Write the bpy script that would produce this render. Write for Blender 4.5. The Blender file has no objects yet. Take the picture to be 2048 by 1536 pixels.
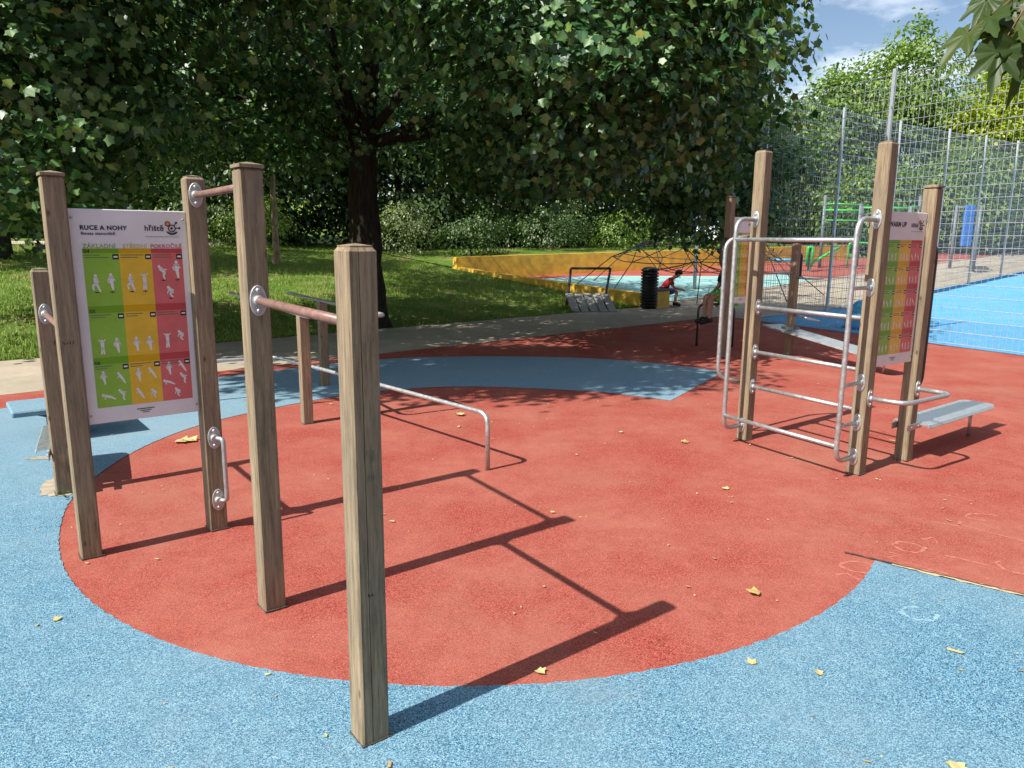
import bpy, math, random
import numpy as np
from mathutils import Vector, Matrix, Quaternion
random.seed(7)
RNG = np.random.default_rng(7)
R = math.radians
SC = bpy.context.scene
COL = SC.collection

# ------------------------------------------------------------------ camera, world, sun, exposure
CAM_H = 1.7
cam_d = bpy.data.cameras.new('camera'); cam = bpy.data.objects.new('camera', cam_d); COL.objects.link(cam)
cam_d.sensor_width = 36.0; cam_d.lens = 36.0 * 1480 / 2048; cam_d.clip_end = 2000; cam_d.clip_start = 0.05
cam.location = (0, 0, CAM_H)
cam.rotation_euler = (Matrix.Rotation(R(90 - 11.0), 3, 'X') @ Matrix.Rotation(R(0.5), 3, 'Z')).to_euler()
SC.camera = cam

SUN_AZ, SUN_EL = 38.0, 47.4            # direction the shadows fall (from +X, counter-clockwise), sun height
w = bpy.data.worlds.new('World'); SC.world = w; w.use_nodes = True
nt = w.node_tree; nt.nodes.clear()
wo = nt.nodes.new('ShaderNodeOutputWorld'); bg = nt.nodes.new('ShaderNodeBackground')
sky = nt.nodes.new('ShaderNodeTexSky'); sky.sky_type = 'NISHITA'; sky.sun_disc = False
sky.sun_elevation = R(SUN_EL); sky.sun_rotation = R(270 - SUN_AZ); sky.air_density = 1.0; sky.dust_density = 0.7; sky.ozone_density = 1.0
tc = nt.nodes.new('ShaderNodeTexCoord'); mp = nt.nodes.new('ShaderNodeMapping'); mp.inputs['Scale'].default_value = (1.0, 1.0, 2.6)
mp.inputs['Location'].default_value = (0.55, 0.2, 0.35)
cn = nt.nodes.new('ShaderNodeTexNoise'); cn.inputs['Scale'].default_value = 2.3; cn.inputs['Detail'].default_value = 7; cn.inputs['Roughness'].default_value = 0.55
cr = nt.nodes.new('ShaderNodeValToRGB'); cr.color_ramp.elements[0].position = 0.50; cr.color_ramp.elements[1].position = 0.66
mx = nt.nodes.new('ShaderNodeMix'); mx.data_type = 'RGBA'
nt.links.new(tc.outputs['Generated'], mp.inputs['Vector']); nt.links.new(mp.outputs[0], cn.inputs['Vector'])
nt.links.new(cn.outputs['Fac'], cr.inputs[0]); nt.links.new(cr.outputs[0], mx.inputs[0])
nt.links.new(sky.outputs[0], mx.inputs[6]); mx.inputs[7].default_value = (15.0, 15.2, 15.6, 1)
nt.links.new(mx.outputs[2], bg.inputs[0]); bg.inputs[1].default_value = 0.082
nt.links.new(bg.outputs[0], wo.inputs[0])

sd = bpy.data.lights.new('sun', 'SUN'); sd.energy = 5.0; sd.angle = R(0.53); sd.color = (1.0, 0.95, 0.86)
sun = bpy.data.objects.new('sun', sd); COL.objects.link(sun)
ld = Vector((math.cos(R(SUN_EL)) * math.cos(R(SUN_AZ)), math.cos(R(SUN_EL)) * math.sin(R(SUN_AZ)), -math.sin(R(SUN_EL))))
sun.rotation_euler = ld.to_track_quat('-Z', 'Y').to_euler(); sun.location = (-10, -8, 20)
SC.view_settings.view_transform = 'Standard'; SC.view_settings.look = 'None'
SC.view_settings.exposure = 0.70; SC.view_settings.gamma = 1.0; SC.view_settings.use_curve_mapping = False
SC.render.engine = 'CYCLES'
SC.cycles.max_bounces = 6; SC.cycles.transparent_max_bounces = 8

# ------------------------------------------------------------------ materials
MATS = {}
class NT:
    def __init__(s, name):
        s.m = bpy.data.materials.new(name); s.m.use_nodes = True; s.t = s.m.node_tree
        s.b = s.t.nodes['Principled BSDF']; s.o = s.t.nodes['Material Output']
        MATS[name] = s.m
    def n(s, typ, **kw):
        x = s.t.nodes.new(typ)
        for k, v in kw.items():
            if hasattr(x, k): setattr(x, k, v)
            else: x.inputs[k.replace('_', ' ')].default_value = v
        return x
    def l(s, a, b): s.t.links.new(a, b)
    def coord(s, scale=(1, 1, 1), kind='Object'):
        c = s.n('ShaderNodeTexCoord'); m = s.n('ShaderNodeMapping'); m.inputs['Scale'].default_value = scale
        s.l(c.outputs[kind], m.inputs['Vector']); return m.outputs[0]
    def noise(s, vec, scale, detail=3, rough=0.5):
        x = s.n('ShaderNodeTexNoise'); x.inputs['Scale'].default_value = scale; x.inputs['Detail'].default_value = detail; x.inputs['Roughness'].default_value = rough
        s.l(vec, x.inputs['Vector']); return x.outputs['Fac']
    def ramp(s, fac, stops):
        x = s.n('ShaderNodeValToRGB'); e = x.color_ramp.elements
        while len(e) < len(stops): e.new(0.5)
        for i, (p, c) in enumerate(stops):
            e[i].position = p; e[i].color = (c, c, c, 1) if isinstance(c, (int, float)) else (*c, 1)
        s.l(fac, x.inputs[0]); return x.outputs[0]
    def mix(s, fac, a, b, mode='MIX'):
        x = s.n('ShaderNodeMix'); x.data_type = 'RGBA'; x.blend_type = mode
        for i, v in ((0, fac), (6, a), (7, b)):
            if hasattr(v, 'links') or hasattr(v, 'is_linked'): s.l(v, x.inputs[i])
            elif i == 0: x.inputs[0].default_value = v
            else: x.inputs[i].default_value = (*v, 1)
        return x.outputs[2]
    def bump(s, h, strength, dist=0.01):
        x = s.n('ShaderNodeBump'); x.inputs['Strength'].default_value = strength; x.inputs['Distance'].default_value = dist
        s.l(h, x.inputs['Height']); s.l(x.outputs[0], s.b.inputs['Normal'])
    def set(s, col=None, rough=None, metal=None, spec=None):
        if col is not None:
            if hasattr(col, 'is_linked'): s.l(col, s.b.inputs['Base Color'])
            else: s.b.inputs['Base Color'].default_value = (*col, 1)
        if rough is not None:
            if hasattr(rough, 'is_linked'): s.l(rough, s.b.inputs['Roughness'])
            else: s.b.inputs['Roughness'].default_value = rough
        if metal is not None: s.b.inputs['Metallic'].default_value = metal
        if spec is not None: s.b.inputs['Specular IOR Level'].default_value = spec
        return s.m

def rubber(name, dark, mid, light, fade, fadeamt=0.5, gscale=260, graze_pale=0):
    k = NT(name); v = k.coord()
    vo = k.n('ShaderNodeTexVoronoi'); vo.inputs['Scale'].default_value = gscale; k.l(v, vo.inputs['Vector'])
    sep = k.n('ShaderNodeSeparateColor'); k.l(vo.outputs['Color'], sep.inputs[0])
    g = k.ramp(sep.outputs[0], [(0.0, dark), (0.26, dark), (0.40, mid), (0.66, mid), (0.92, light)])
    n2 = k.noise(v, 1.3, 6, 0.62); n3 = k.noise(v, 9, 5, 0.6); n4 = k.noise(v, 60, 3, 0.6)
    f = k.ramp(n2, [(0.36, 0.0), (0.68, fadeamt)])
    c = k.mix(f, g, fade)
    c = k.mix(k.ramp(n3, [(0.35, 0.22), (0.6, 0.0)]), c, tuple(x * 0.62 for x in mid))
    c = k.mix(k.ramp(n4, [(0.62, 0.0), (0.8, 0.35)]), c, fade)
    n5 = k.noise(k.coord((1, 0.18, 1)), 26, 4, 0.7); c = k.mix(k.ramp(n5, [(0.66, 0.0), (0.78, 0.30)]), c, light)
    n6 = k.noise(v, 0.55, 8, 0.7); c = k.mix(k.ramp(n6, [(0.52, 0.0), (0.66, 0.45)]), c, tuple(0.55 * a + 0.45 * b for a, b in zip(mid, (0.30, 0.24, 0.17))))
    if graze_pale:
        sp = k.n('ShaderNodeSeparateXYZ'); k.l(v, sp.inputs[0]); mr = k.n('ShaderNodeMapRange'); mr.inputs[1].default_value = 3.6; mr.inputs[2].default_value = 6.5; mr.inputs[4].default_value = graze_pale
        k.l(sp.outputs[1], mr.inputs[0]); c = k.mix(mr.outputs[0], c, fade)  # far rubber painted paler along Y, imitating its look at a grazing angle
    k.bump(vo.outputs['Distance'], 0.55, 0.004)
    return k.set(c, 0.9, 0, 0.10)
rubber('red_rubber', (0.16, 0.028, 0.023), (0.345, 0.070, 0.054), (0.45, 0.135, 0.10), (0.385, 0.145, 0.105), 0.7, 250)
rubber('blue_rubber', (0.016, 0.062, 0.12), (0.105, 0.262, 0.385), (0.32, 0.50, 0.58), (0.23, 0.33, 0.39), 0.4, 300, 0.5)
rubber('teal_rubber', (0.10, 0.30, 0.32), (0.22, 0.46, 0.48), (0.40, 0.62, 0.60), (0.40, 0.52, 0.46), 0.5, 120)
rubber('court_blue', (0.05, 0.22, 0.42), (0.10, 0.35, 0.62), (0.16, 0.45, 0.72), (0.22, 0.42, 0.62), 0.3, 160)

def wood(name, a, b, grey):
    k = NT(name); v = k.coord((1, 1, 0.06)); v2 = k.coord((1, 1, 0.35))
    oi = k.n('ShaderNodeObjectInfo'); add = k.n('ShaderNodeVectorMath', operation='ADD')
    k.l(v, add.inputs[0]); k.l(oi.outputs['Random'], add.inputs[1])
    n1 = k.noise(add.outputs[0], 70, 6, 0.65); n2 = k.noise(v2, 7, 4, 0.6); n3 = k.noise(add.outputs[0], 170, 3, 0.7)
    c = k.ramp(n1, [(0.3, a), (0.62, b)])
    c = k.mix(k.ramp(n2, [(0.42, 0.0), (0.7, 0.75)]), c, grey)
    c = k.mix(k.ramp(n3, [(0.30, 0.55), (0.42, 0.0)]), c, tuple(x * 0.35 for x in a))
    n4 = k.noise(k.coord((1, 1, 0.22)), 16, 6, 0.7); c = k.mix(k.ramp(n4, [(0.34, 0.4), (0.46, 0.0)]), c, tuple(x * 0.55 for x in grey))
    vk = k.n('ShaderNodeTexVoronoi'); vk.inputs['Scale'].default_value = 5.5; k.l(k.coord((1.6, 1.6, 0.8)), vk.inputs['Vector'])
    c = k.mix(k.ramp(vk.outputs['Distance'], [(0.05, 0.75), (0.11, 0.0)]), c, tuple(x * 0.4 for x in a))
    k.bump(n1, 0.3, 0.004)
    return k.set(c, 0.78, 0, 0.25)
wood('weathered_larch', (0.130, 0.100, 0.066), (0.315, 0.245, 0.158), (0.185, 0.155, 0.115))
wood('grey_wood', (0.20, 0.19, 0.19), (0.32, 0.31, 0.31), (0.26, 0.26, 0.27))
wood('splintered_wood', (0.45, 0.33, 0.2), (0.62, 0.48, 0.32), (0.5, 0.42, 0.3))

def metal(name, c0, c1, rough, met=0.85):
    k = NT(name); v = k.coord()
    n = k.noise(v, 35, 4, 0.6); n2 = k.noise(v, 8, 3)
    c = k.mix(n2, k.ramp(n, [(0.35, c0), (0.65, c1)]), c1)
    return k.set(c, k.ramp(n, [(0.3, rough - 0.08), (0.7, rough + 0.12)]), met, 0.5)
metal('galvanised', (0.33, 0.35, 0.355), (0.52, 0.545, 0.55), 0.45, 0.78)
metal('fence_steel', (0.33, 0.37, 0.39), (0.49, 0.54, 0.57), 0.5, 0.5)
metal('dark_steel', (0.03, 0.032, 0.035), (0.07, 0.07, 0.075), 0.45, 0.4)
metal('brushed_plate', (0.50, 0.55, 0.58), (0.66, 0.70, 0.72), 0.34, 0.8)

def plain(name, c, rough=0.5, var=0.12, scale=6, spec=0.4, metal_=0):
    k = NT(name); v = k.coord()
    n = k.noise(v, scale, 5, 0.6)
    return k.set(k.ramp(n, [(0.3, tuple(x * (1 - var) for x in c)), (0.7, tuple(min(1, x * (1 + var)) for x in c))]), rough, metal_, spec)
plain('worn_red_bar', (0.215, 0.120, 0.098), 0.40, 0.32, 22)
plain('sign_white', (0.72, 0.73, 0.75), 0.35, 0.05)
plain('sign_green', (0.26, 0.50, 0.055), 0.4, 0.10, 9)
plain('sign_green_band', (0.15, 0.36, 0.01), 0.4, 0.06)
plain('sign_yellow', (0.72, 0.48, 0.04), 0.4, 0.10, 9)
plain('sign_yellow_band', (0.60, 0.36, 0.0), 0.4, 0.06)
plain('sign_red', (0.63, 0.15, 0.15), 0.4, 0.10, 9)
plain('sign_red_band', (0.46, 0.06, 0.07), 0.4, 0.06)
plain('ink', (0.012, 0.014, 0.022), 0.5, 0.05)
plain('ink_green', (0.30, 0.42, 0.12), 0.5, 0.05); plain('ink_yellow', (0.62, 0.52, 0.18), 0.5, 0.05); plain('ink_red', (0.50, 0.12, 0.14), 0.5, 0.05)
plain('ink_orange', (0.7, 0.25, 0.03), 0.5, 0.05)
plain('figure_white', (0.74, 0.76, 0.74), 0.5, 0.03)
plain('text_line', (0.12, 0.16, 0.10), 0.5, 0.1)
plain('yellow_paint', (0.62, 0.39, 0.05), 0.65, 0.30, 3.0)
plain('black_plastic', (0.014, 0.014, 0.018), 0.45, 0.2)
plain('rope', (0.025, 0.024, 0.03), 0.8, 0.3, 40)
plain('green_paint', (0.06, 0.52, 0.09), 0.35, 0.08)
plain('blue_paint', (0.03, 0.16, 0.52), 0.35, 0.08)
plain('light_blue', (0.05, 0.36, 0.62), 0.35, 0.10)
plain('grey_paint', (0.16, 0.18, 0.20), 0.45, 0.1)
plain('skin', (0.42, 0.24, 0.16), 0.55, 0.06); plain('hair', (0.018, 0.013, 0.010), 0.6, 0.3, 60)
plain('shirt_red', (0.42, 0.02, 0.03), 0.8, 0.1); plain('shirt_dark', (0.02, 0.022, 0.035), 0.8, 0.1)
plain('shorts_blue', (0.03, 0.035, 0.20), 0.8, 0.1); plain('shorts_green', (0.10, 0.62, 0.05), 0.8, 0.06); plain('shoe', (0.012, 0.012, 0.015), 0.6, 0.1)
plain('chalk', (0.40, 0.125, 0.096), 0.95, 0.30, 40); plain('chalk_white', (0.21, 0.36, 0.45), 0.95, 0.2, 40)
plain('bare_ground', (0.34, 0.29, 0.22), 0.95, 0.25, 14)
plain('gap_dark', (0.07, 0.055, 0.045), 0.95, 0.3, 20)
plain('sand_edge', (0.48, 0.38, 0.22), 0.95, 0.3, 30)
plain('twig', (0.20, 0.09, 0.045), 0.7, 0.2, 60); plain('seed_green', (0.42, 0.46, 0.07), 0.5, 0.15, 40)

def concrete(name, a, b):
    k = NT(name); v = k.coord()
    n = k.noise(v, 3, 8, 0.65); n2 = k.noise(v, 90, 3, 0.6); n3 = k.noise(v, 0.6, 3)
    c = k.mix(k.ramp(n3, [(0.35, 0.0), (0.7, 0.5)]), k.ramp(n, [(0.3, a), (0.7, b)]), tuple(x * 0.75 for x in a))
    c = k.mix(k.ramp(n2, [(0.35, 0.3), (0.5, 0.0)]), c, tuple(x * 0.5 for x in a))
    k.bump(n2, 0.3, 0.004); return k.set(c, 0.9, 0, 0.2)
concrete('path_concrete', (0.34, 0.29, 0.22), (0.46, 0.40, 0.32))
concrete('path_pink', (0.48, 0.40, 0.33), (0.58, 0.50, 0.42))
def soil_grass():
    k = NT('lawn_ground'); v = k.coord()
    n = k.noise(v, 1.1, 6, 0.6); n2 = k.noise(v, 45, 4, 0.7)
    c = k.ramp(n, [(0.34, (0.08, 0.16, 0.018)), (0.52, (0.14, 0.23, 0.035)), (0.66, (0.30, 0.26, 0.11))])
    c = k.mix(k.ramp(n2, [(0.35, 0.6), (0.6, 0.0)]), c, (0.03, 0.05, 0.012))
    k.bump(n2, 0.8, 0.04); k.set(c, 0.95, 0, 0.15)
    k = NT('grass_blade'); g = k.n('ShaderNodeNewGeometry')
    c = k.ramp(g.outputs['Random Per Island'], [(0.0, (0.08, 0.17, 0.014)), (0.6, (0.19, 0.32, 0.035)), (0.88, (0.34, 0.36, 0.09)), (1.0, (0.46, 0.39, 0.17))])
    k.set(c, 0.6, 0, 0.3)
soil_grass()
def bark():
    k = NT('bark'); v = k.coord((1, 1, 0.16))
    n = k.noise(v, 22, 8, 0.7); n2 = k.noise(v, 3, 3)
    c = k.ramp(n, [(0.35, (0.012, 0.011, 0.009)), (0.6, (0.060, 0.052, 0.040)), (0.75, (0.13, 0.115, 0.085))])
    k.bump(n, 1.0, 0.06); k.set(k.mix(0.3, c, (0.035, 0.040, 0.026)), 0.9, 0, 0.2)
    k = NT('young_bark'); v = k.coord((1, 1, 0.5)); n = k.noise(v, 14, 5, 0.6)
    k.set(k.ramp(n, [(0.35, (0.16, 0.12, 0.08)), (0.65, (0.36, 0.27, 0.18))]), 0.85, 0, 0.2)
bark()
def leafmat(name, stops, trans, rough=0.42, spec=0.5, tint=1.6):
    k = NT(name); g = k.n('ShaderNodeNewGeometry'); oi = k.n('ShaderNodeObjectInfo')
    ad = k.n('ShaderNodeMath', operation='ADD'); k.l(g.outputs['Random Per Island'], ad.inputs[0]); k.l(oi.outputs['Random'], ad.inputs[1])
    fr = k.n('ShaderNodeMath', operation='FRACT'); k.l(ad.outputs[0], fr.inputs[0])
    c = k.ramp(fr.outputs[0], stops); k.set(c, rough, 0, spec)
    tr = k.n('ShaderNodeBsdfTranslucent'); k.l(k.mix(1.0, c, (tint, tint * 1.15, tint * 0.35), 'MULTIPLY'), tr.inputs[0])
    ms = k.n('ShaderNodeMixShader'); ms.inputs[0].default_value = trans
    k.l(k.b.outputs[0], ms.inputs[1]); k.l(tr.outputs[0], ms.inputs[2]); k.l(ms.outputs[0], k.o.inputs[0])
leafmat('maple_leaf', [(0, (0.015, 0.060, 0.022)), (0.45, (0.044, 0.125, 0.034)), (0.96, (0.150, 0.275, 0.085)), (0.995, (0.19, 0.28, 0.05)), (1, (0.28, 0.24, 0.04))], 0.2, 0.42, 0.5, 1.3)
leafmat('hedge_leaf', [(0, (0.022, 0.050, 0.014)), (0.6, (0.050, 0.10, 0.024)), (1, (0.09, 0.15, 0.035))], 0.2)
leafmat('bright_leaf', [(0, (0.07, 0.14, 0.025)), (0.6, (0.15, 0.25, 0.045)), (1, (0.27, 0.34, 0.06))], 0.3)
leafmat('yellow_leaf', [(0, (0.16, 0.24, 0.02)), (0.6, (0.33, 0.40, 0.03)), (1, (0.42, 0.38, 0.04))], 0.35)
leafmat('pale_leaf', [(0, (0.09, 0.13, 0.05)), (0.6, (0.15, 0.20, 0.08)), (1, (0.22, 0.27, 0.11))], 0.25)
leafmat('near_leaf', [(0, (0.026, 0.052, 0.012)), (0.6, (0.044, 0.080, 0.016)), (1, (0.10, 0.125, 0.022))], 0.35, 0.45, 0.35)
leafmat('fallen_leaf', [(0, (0.42, 0.30, 0.12)), (0.6, (0.52, 0.45, 0.22)), (1, (0.34, 0.21, 0.09))], 0.1, 0.7, 0.2)

# ------------------------------------------------------------------ mesh helpers
class MB:
    def __init__(s): s.v = []; s.f = []; s.sm = []
    def add(s, verts, faces, smooth=False):
        o = len(s.v); s.v += [tuple(map(float, p)) for p in verts]
        s.f += [tuple(i + o for i in f) for f in faces]; s.sm += [smooth] * len(faces); return s
    def box(s, c, size, rz=0.0, rx=0.0, bevel=0.0):
        hx, hy, hz = size[0] / 2, size[1] / 2, size[2] / 2
        M = Matrix.Rotation(rz, 3, 'Z') @ Matrix.Rotation(rx, 3, 'X')
        def T(p): q = M @ Vector(p); return (q.x + c[0], q.y + c[1], q.z + c[2])
        if bevel <= 0:
            vs = [(x, y, z) for z in (-hz, hz) for x, y in ((-hx, -hy), (hx, -hy), (hx, hy), (-hx, hy))]
            return s.add([T(p) for p in vs], [(0, 3, 2, 1), (4, 5, 6, 7), (0, 1, 5, 4), (1, 2, 6, 5), (2, 3, 7, 6), (3, 0, 4, 7)])
        b = bevel
        rings = [[(x, y, z) for x, y in oct_pts(hx - i, hy - i, b)] for z, i in ((-hz, b), (-hz + b, 0), (hz - b, 0), (hz, b))]
        return s.loft([[T(p) for p in r] for r in rings], caps=True)
    def loft(s, rings, caps=True, smooth=False):
        n = len(rings[0]); vs = [p for r in rings for p in r]; fs = []
        for i in range(len(rings) - 1):
            for j in range(n):
                k = (j + 1) % n; fs.append((i * n + j, i * n + k, (i + 1) * n + k, (i + 1) * n + j))
        s.add(vs, fs, smooth)
        if caps:
            o = len(s.v) - len(vs)
            s.f += [tuple(o + j for j in reversed(range(n))), tuple(o + (len(rings) - 1) * n + j for j in range(n))]; s.sm += [False, False]
        return s
    def tube(s, pts, r, n=10, bend=0.0, caps=True, steps=6):
        pts = [Vector(p) for p in pts]
        if bend > 0 and len(pts) > 2:
            out = [pts[0]]
            for i in range(1, len(pts) - 1):
                a, b, c = pts[i - 1], pts[i], pts[i + 1]
                d = min(bend, (a - b).length * 0.49, (c - b).length * 0.49)
                p0 = b + (a - b).normalized() * d; p1 = b + (c - b).normalized() * d
                for k in range(steps + 1):
                    t = k / steps; out.append(p0 * (1 - t) ** 2 + b * 2 * t * (1 - t) + p1 * t * t)
            out.append(pts[-1]); pts = out
        rs = r if isinstance(r, (list, tuple)) else None
        if rs and len(rs) != len(pts): rs = [rs[0] + (rs[-1] - rs[0]) * i / (len(pts) - 1) for i in range(len(pts))]
        t0 = (pts[1] - pts[0]).normalized(); u = t0.orthogonal().normalized(); rings = []
        for i, p in enumerate(pts):
            if i == 0: t = t0
            elif i == len(pts) - 1: t = (pts[i] - pts[i - 1]).normalized()
            else:
                t = ((pts[i] - pts[i - 1]).normalized() + (pts[i + 1] - pts[i]).normalized())
                t = t.normalized() if t.length > 1e-6 else t0
            u = (u - t * u.dot(t)).normalized(); v = t.cross(u); rr = rs[i] if rs else r
            rings.append([p + (u * math.cos(2 * math.pi * k / n) + v * math.sin(2 * math.pi * k / n)) * rr for k in range(n)])
        return s.loft(rings, caps, True)
    def sphere(s, c, r, nu=12, nv=8, zmin=-1.0):
        r = r if isinstance(r, (list, tuple)) else (r, r, r); rings = []
        for i in range(nv + 1):
            zz = zmin + (1 - zmin) * i / nv; zz = max(-0.999, min(0.999, zz if zmin > -1 else -math.cos(math.pi * i / nv)))
            q = math.sqrt(max(0, 1 - zz * zz))
            rings.append([(c[0] + r[0] * q * math.cos(2 * math.pi * k / nu), c[1] + r[1] * q * math.sin(2 * math.pi * k / nu), c[2] + r[2] * zz) for k in range(nu)])
        return s.loft(rings, True, True)
    def build(s, name, mat, parent=None, loc=None):
        me = bpy.data.meshes.new(name); me.from_pydata(s.v, [], s.f); me.polygons.foreach_set('use_smooth', s.sm)
        me.materials.append(MATS[mat]); me.update()
        return link(name, me, parent, loc)
def oct_pts(hx, hy, b):
    return [(-hx + b, -hy), (hx - b, -hy), (hx, -hy + b), (hx, hy - b), (hx - b, hy), (-hx + b, hy), (-hx, hy - b), (-hx, -hy + b)]
def link(name, data, parent=None, loc=None):
    o = bpy.data.objects.new(name, data); COL.objects.link(o)
    if loc is not None: o.location = loc
    if parent is not None:
        o.parent = parent
        o.matrix_parent_inverse = PINV.get(parent.name, Matrix())
    return o
PINV = {}
def thing(name, label, cat, loc=(0, 0, 0), group=None):
    """an Empty at the thing's base; parts are given in world coordinates"""
    o = bpy.data.objects.new(name, None); COL.objects.link(o); o.location = loc; o.empty_display_size = 0.2
    PINV[o.name] = Matrix.Translation(Vector(loc)).inverted()
    o['label'] = label; o['category'] = cat
    if group: o['group'] = group
    return o
def tag(o, label, cat, group=None):
    o['label'] = label; o['category'] = cat
    if group: o['group'] = group
    return o
def structure(o): o['kind'] = 'structure'; return o
def stuff(o): o['kind'] = 'stuff'; return o
def rot2(a): return Vector((math.cos(a), math.sin(a), 0)), Vector((-math.sin(a), math.cos(a), 0))
def V(*a): return Vector(a)

# ------------------------------------------------------------------ site layout: path runs along U, N points away from the play floor
UA = R(42.0); UX, UN = rot2(UA)
def un(u, n, z=0.0): p = UX * u + UN * n; return (p.x, p.y, z)
def nof(x, y): return UN.x * x + UN.y * y
def uof(x, y): return UX.x * x + UX.y * y
N_PATH0, N_PATH1 = 9.55, 12.2
U_W = 15.8
def sstep(a, b, x): t = max(0.0, min(1.0, (x - a) / (b - a))); return t * t * (3 - 2 * t)
def n_far(u): return 20.4 - 0.21 * (u - U_W)
def z_floor(x, y): return max(0.0, 0.06 * (min(y, 70) - 20.0))
def z_walltop(u): return 1.12 + 0.024 * (u - U_W)
def z_lawn(x, y):
    u, n = uof(x, y), nof(x, y)
    if u <= U_W:
        z = 0.09 * max(0, n - N_PATH1); z = z if z < 1.3 else 1.3 + 0.35 * (1 - math.exp(-(z - 1.3) / 0.35)) + 0.004 * (n - 27)
        return max(z - 0.02, 0)
    zl = min(0.09 * max(0, n - N_PATH1), 1.3); q = sstep(U_W, U_W + 3.5, u)
    q2 = sstep(35.5, 39, u); zb = zl * (1 - q) + q * (z_walltop(u) - 0.06 + 0.035 * (n - n_far(u)))
    return zb * (1 - q2) + q2 * (z_floor(x, y) - 0.02 + 0.05 * (n - n_far(u)))

def sheet(name, pts, mat, z=0.0, zf=None, parent=None):
    if zf is None:
        m = MB(); m.add([(p[0], p[1], z) for p in pts], [tuple(range(len(pts)))])
        return m.build(name, mat, parent)
def grid_sheet(name, us, nfun, mat, zf, z=0.0, skip=None):
    """us: list of u; nfun(u) -> list of n (same length for all)"""
    m = MB(); vs = []; rows = []
    for u in us:
        ns = nfun(u); rows.append(len(ns))
        for n in ns:
            p = un(u, n); vs.append((p[0], p[1], zf(p[0], p[1]) + z))
    k = rows[0]; fs = [(i * k + j, (i + 1) * k + j, (i + 1) * k + j + 1, i * k + j + 1) for i in range(len(us) - 1) for j in range(k - 1)]
    m.add(vs, fs, True); return m.build(name, mat)

# ground: one big sheet to the horizon, then the sheets laid on it
gm = MB(); gm.add([(-600, -200, -0.09), (600, -200, -0.09), (600, 900, -0.09), (-600, 900, -0.09)], [(0, 1, 2, 3)])
structure(gm.build('ground', 'lawn_ground'))
def lin(a, b, k): return [a + (b - a) * i / (k - 1) for i in range(k)]
def geo(a, b, k, g=1.6): return [a + (b - a) * (i / (k - 1)) ** g for i in range(k)]
structure(grid_sheet('lawn', lin(-90, U_W - 0.05, 110), lambda u: geo(N_PATH1 + 0.02, 130, 70), 'lawn_ground', z_lawn))
lb = grid_sheet('lawn', lin(U_W + 0.01, 90, 70), lambda u: geo(n_far(u) + 0.12, 130, 50), 'lawn_ground', z_lawn); structure(lb)
# red safety surface: everything on the near side of the path
red = [un(-60, N_PATH0), un(-60, -60), un(60, -60), un(60, N_PATH0)]
structure(sheet('red_safety_floor', red, 'red_rubber', 0.0))
# path
structure(grid_sheet('path', lin(-90, 80, 120), lambda u: lin(N_PATH0, N_PATH1, 6), 'path_concrete', lambda x, y: z_floor(x, y) * sstep(N_PATH0, N_PATH0 + 1.2, nof(x, y)), 0.002))
structure(grid_sheet('path', lin(-90, 13, 60), lambda u: [27.2 + 1.2 * math.sin(u * 0.06 + 1) + d for d in (0, 0.6, 1.2, 1.7)], 'path_pink', z_lawn, 0.03))
# blue ring sector round the red circle, cut by two straight edges
CC = (-0.235, 5.254)
INNER = [(-33.6, 2.666), (-90, 2.666), (-150, 2.666), (-157, 2.68), (-166.6, 2.73), (-173, 2.74), (-185.2, 2.81), (-198.6, 2.91), (-207.5, 2.975), (-225, 3.03), (-245, 3.24), (-261, 3.33), (-281, 3.24), (-292, 3.29), (-306.9, 3.255)]
OUTER = [(-33.6, 6.4), (-60, 6.2), (-180, 5.45), (-206, 5.2), (-222, 5.1), (-233, 5.0), (-252, 5.55), (-274, 5.62), (-289, 5.70), (-300.8, 5.5), (-304.5, 5.34)]
def interp(tab, a):
    for (a0, r0), (a1, r1) in zip(tab, tab[1:]):
        if a <= a0 and a >= a1: return r0 + (r1 - r0) * (a0 - a) / (a0 - a1)
    return tab[-1][1] if a < tab[-1][0] else tab[0][1]
ms = MB(); vs = []; NS = 900
for i in range(NS + 1):
    t = i / NS
    ai = -33.6 - (306.9 - 33.6) * t; ao = -33.6 - (304.5 - 33.6) * t
    ri = sum(interp(INNER, ai + d) for d in (-4, 0, 4)) / 3 if 0 < i < NS else interp(INNER, ai)
    ro = sum(interp(OUTER, ao + d) for d in (-6, 0, 6)) / 3 if 0 < i < NS else interp(OUTER, ao)
    ri += 0.0035 * math.sin(i * 0.9) * math.sin(i * 0.23) + random.uniform(-0.0022, 0.0022); ro += random.uniform(-0.003, 0.003)
    po = (CC[0] + ro * math.cos(R(ao)), CC[1] + ro * math.sin(R(ao)))
    if i == 0: po = (1.985 + 0.535 * 8, 3.775 - 0.39 * 8)
    vs += [(CC[0] + ri * math.cos(R(ai)), CC[1] + ri * math.sin(R(ai)), 0.004), (*po, 0.004)]
ms.add(vs, [(2 * i, 2 * i + 1, 2 * i + 3, 2 * i + 2) for i in range(NS)])
structure(ms.build('blue_safety_floor', 'blue_rubber'))
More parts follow.
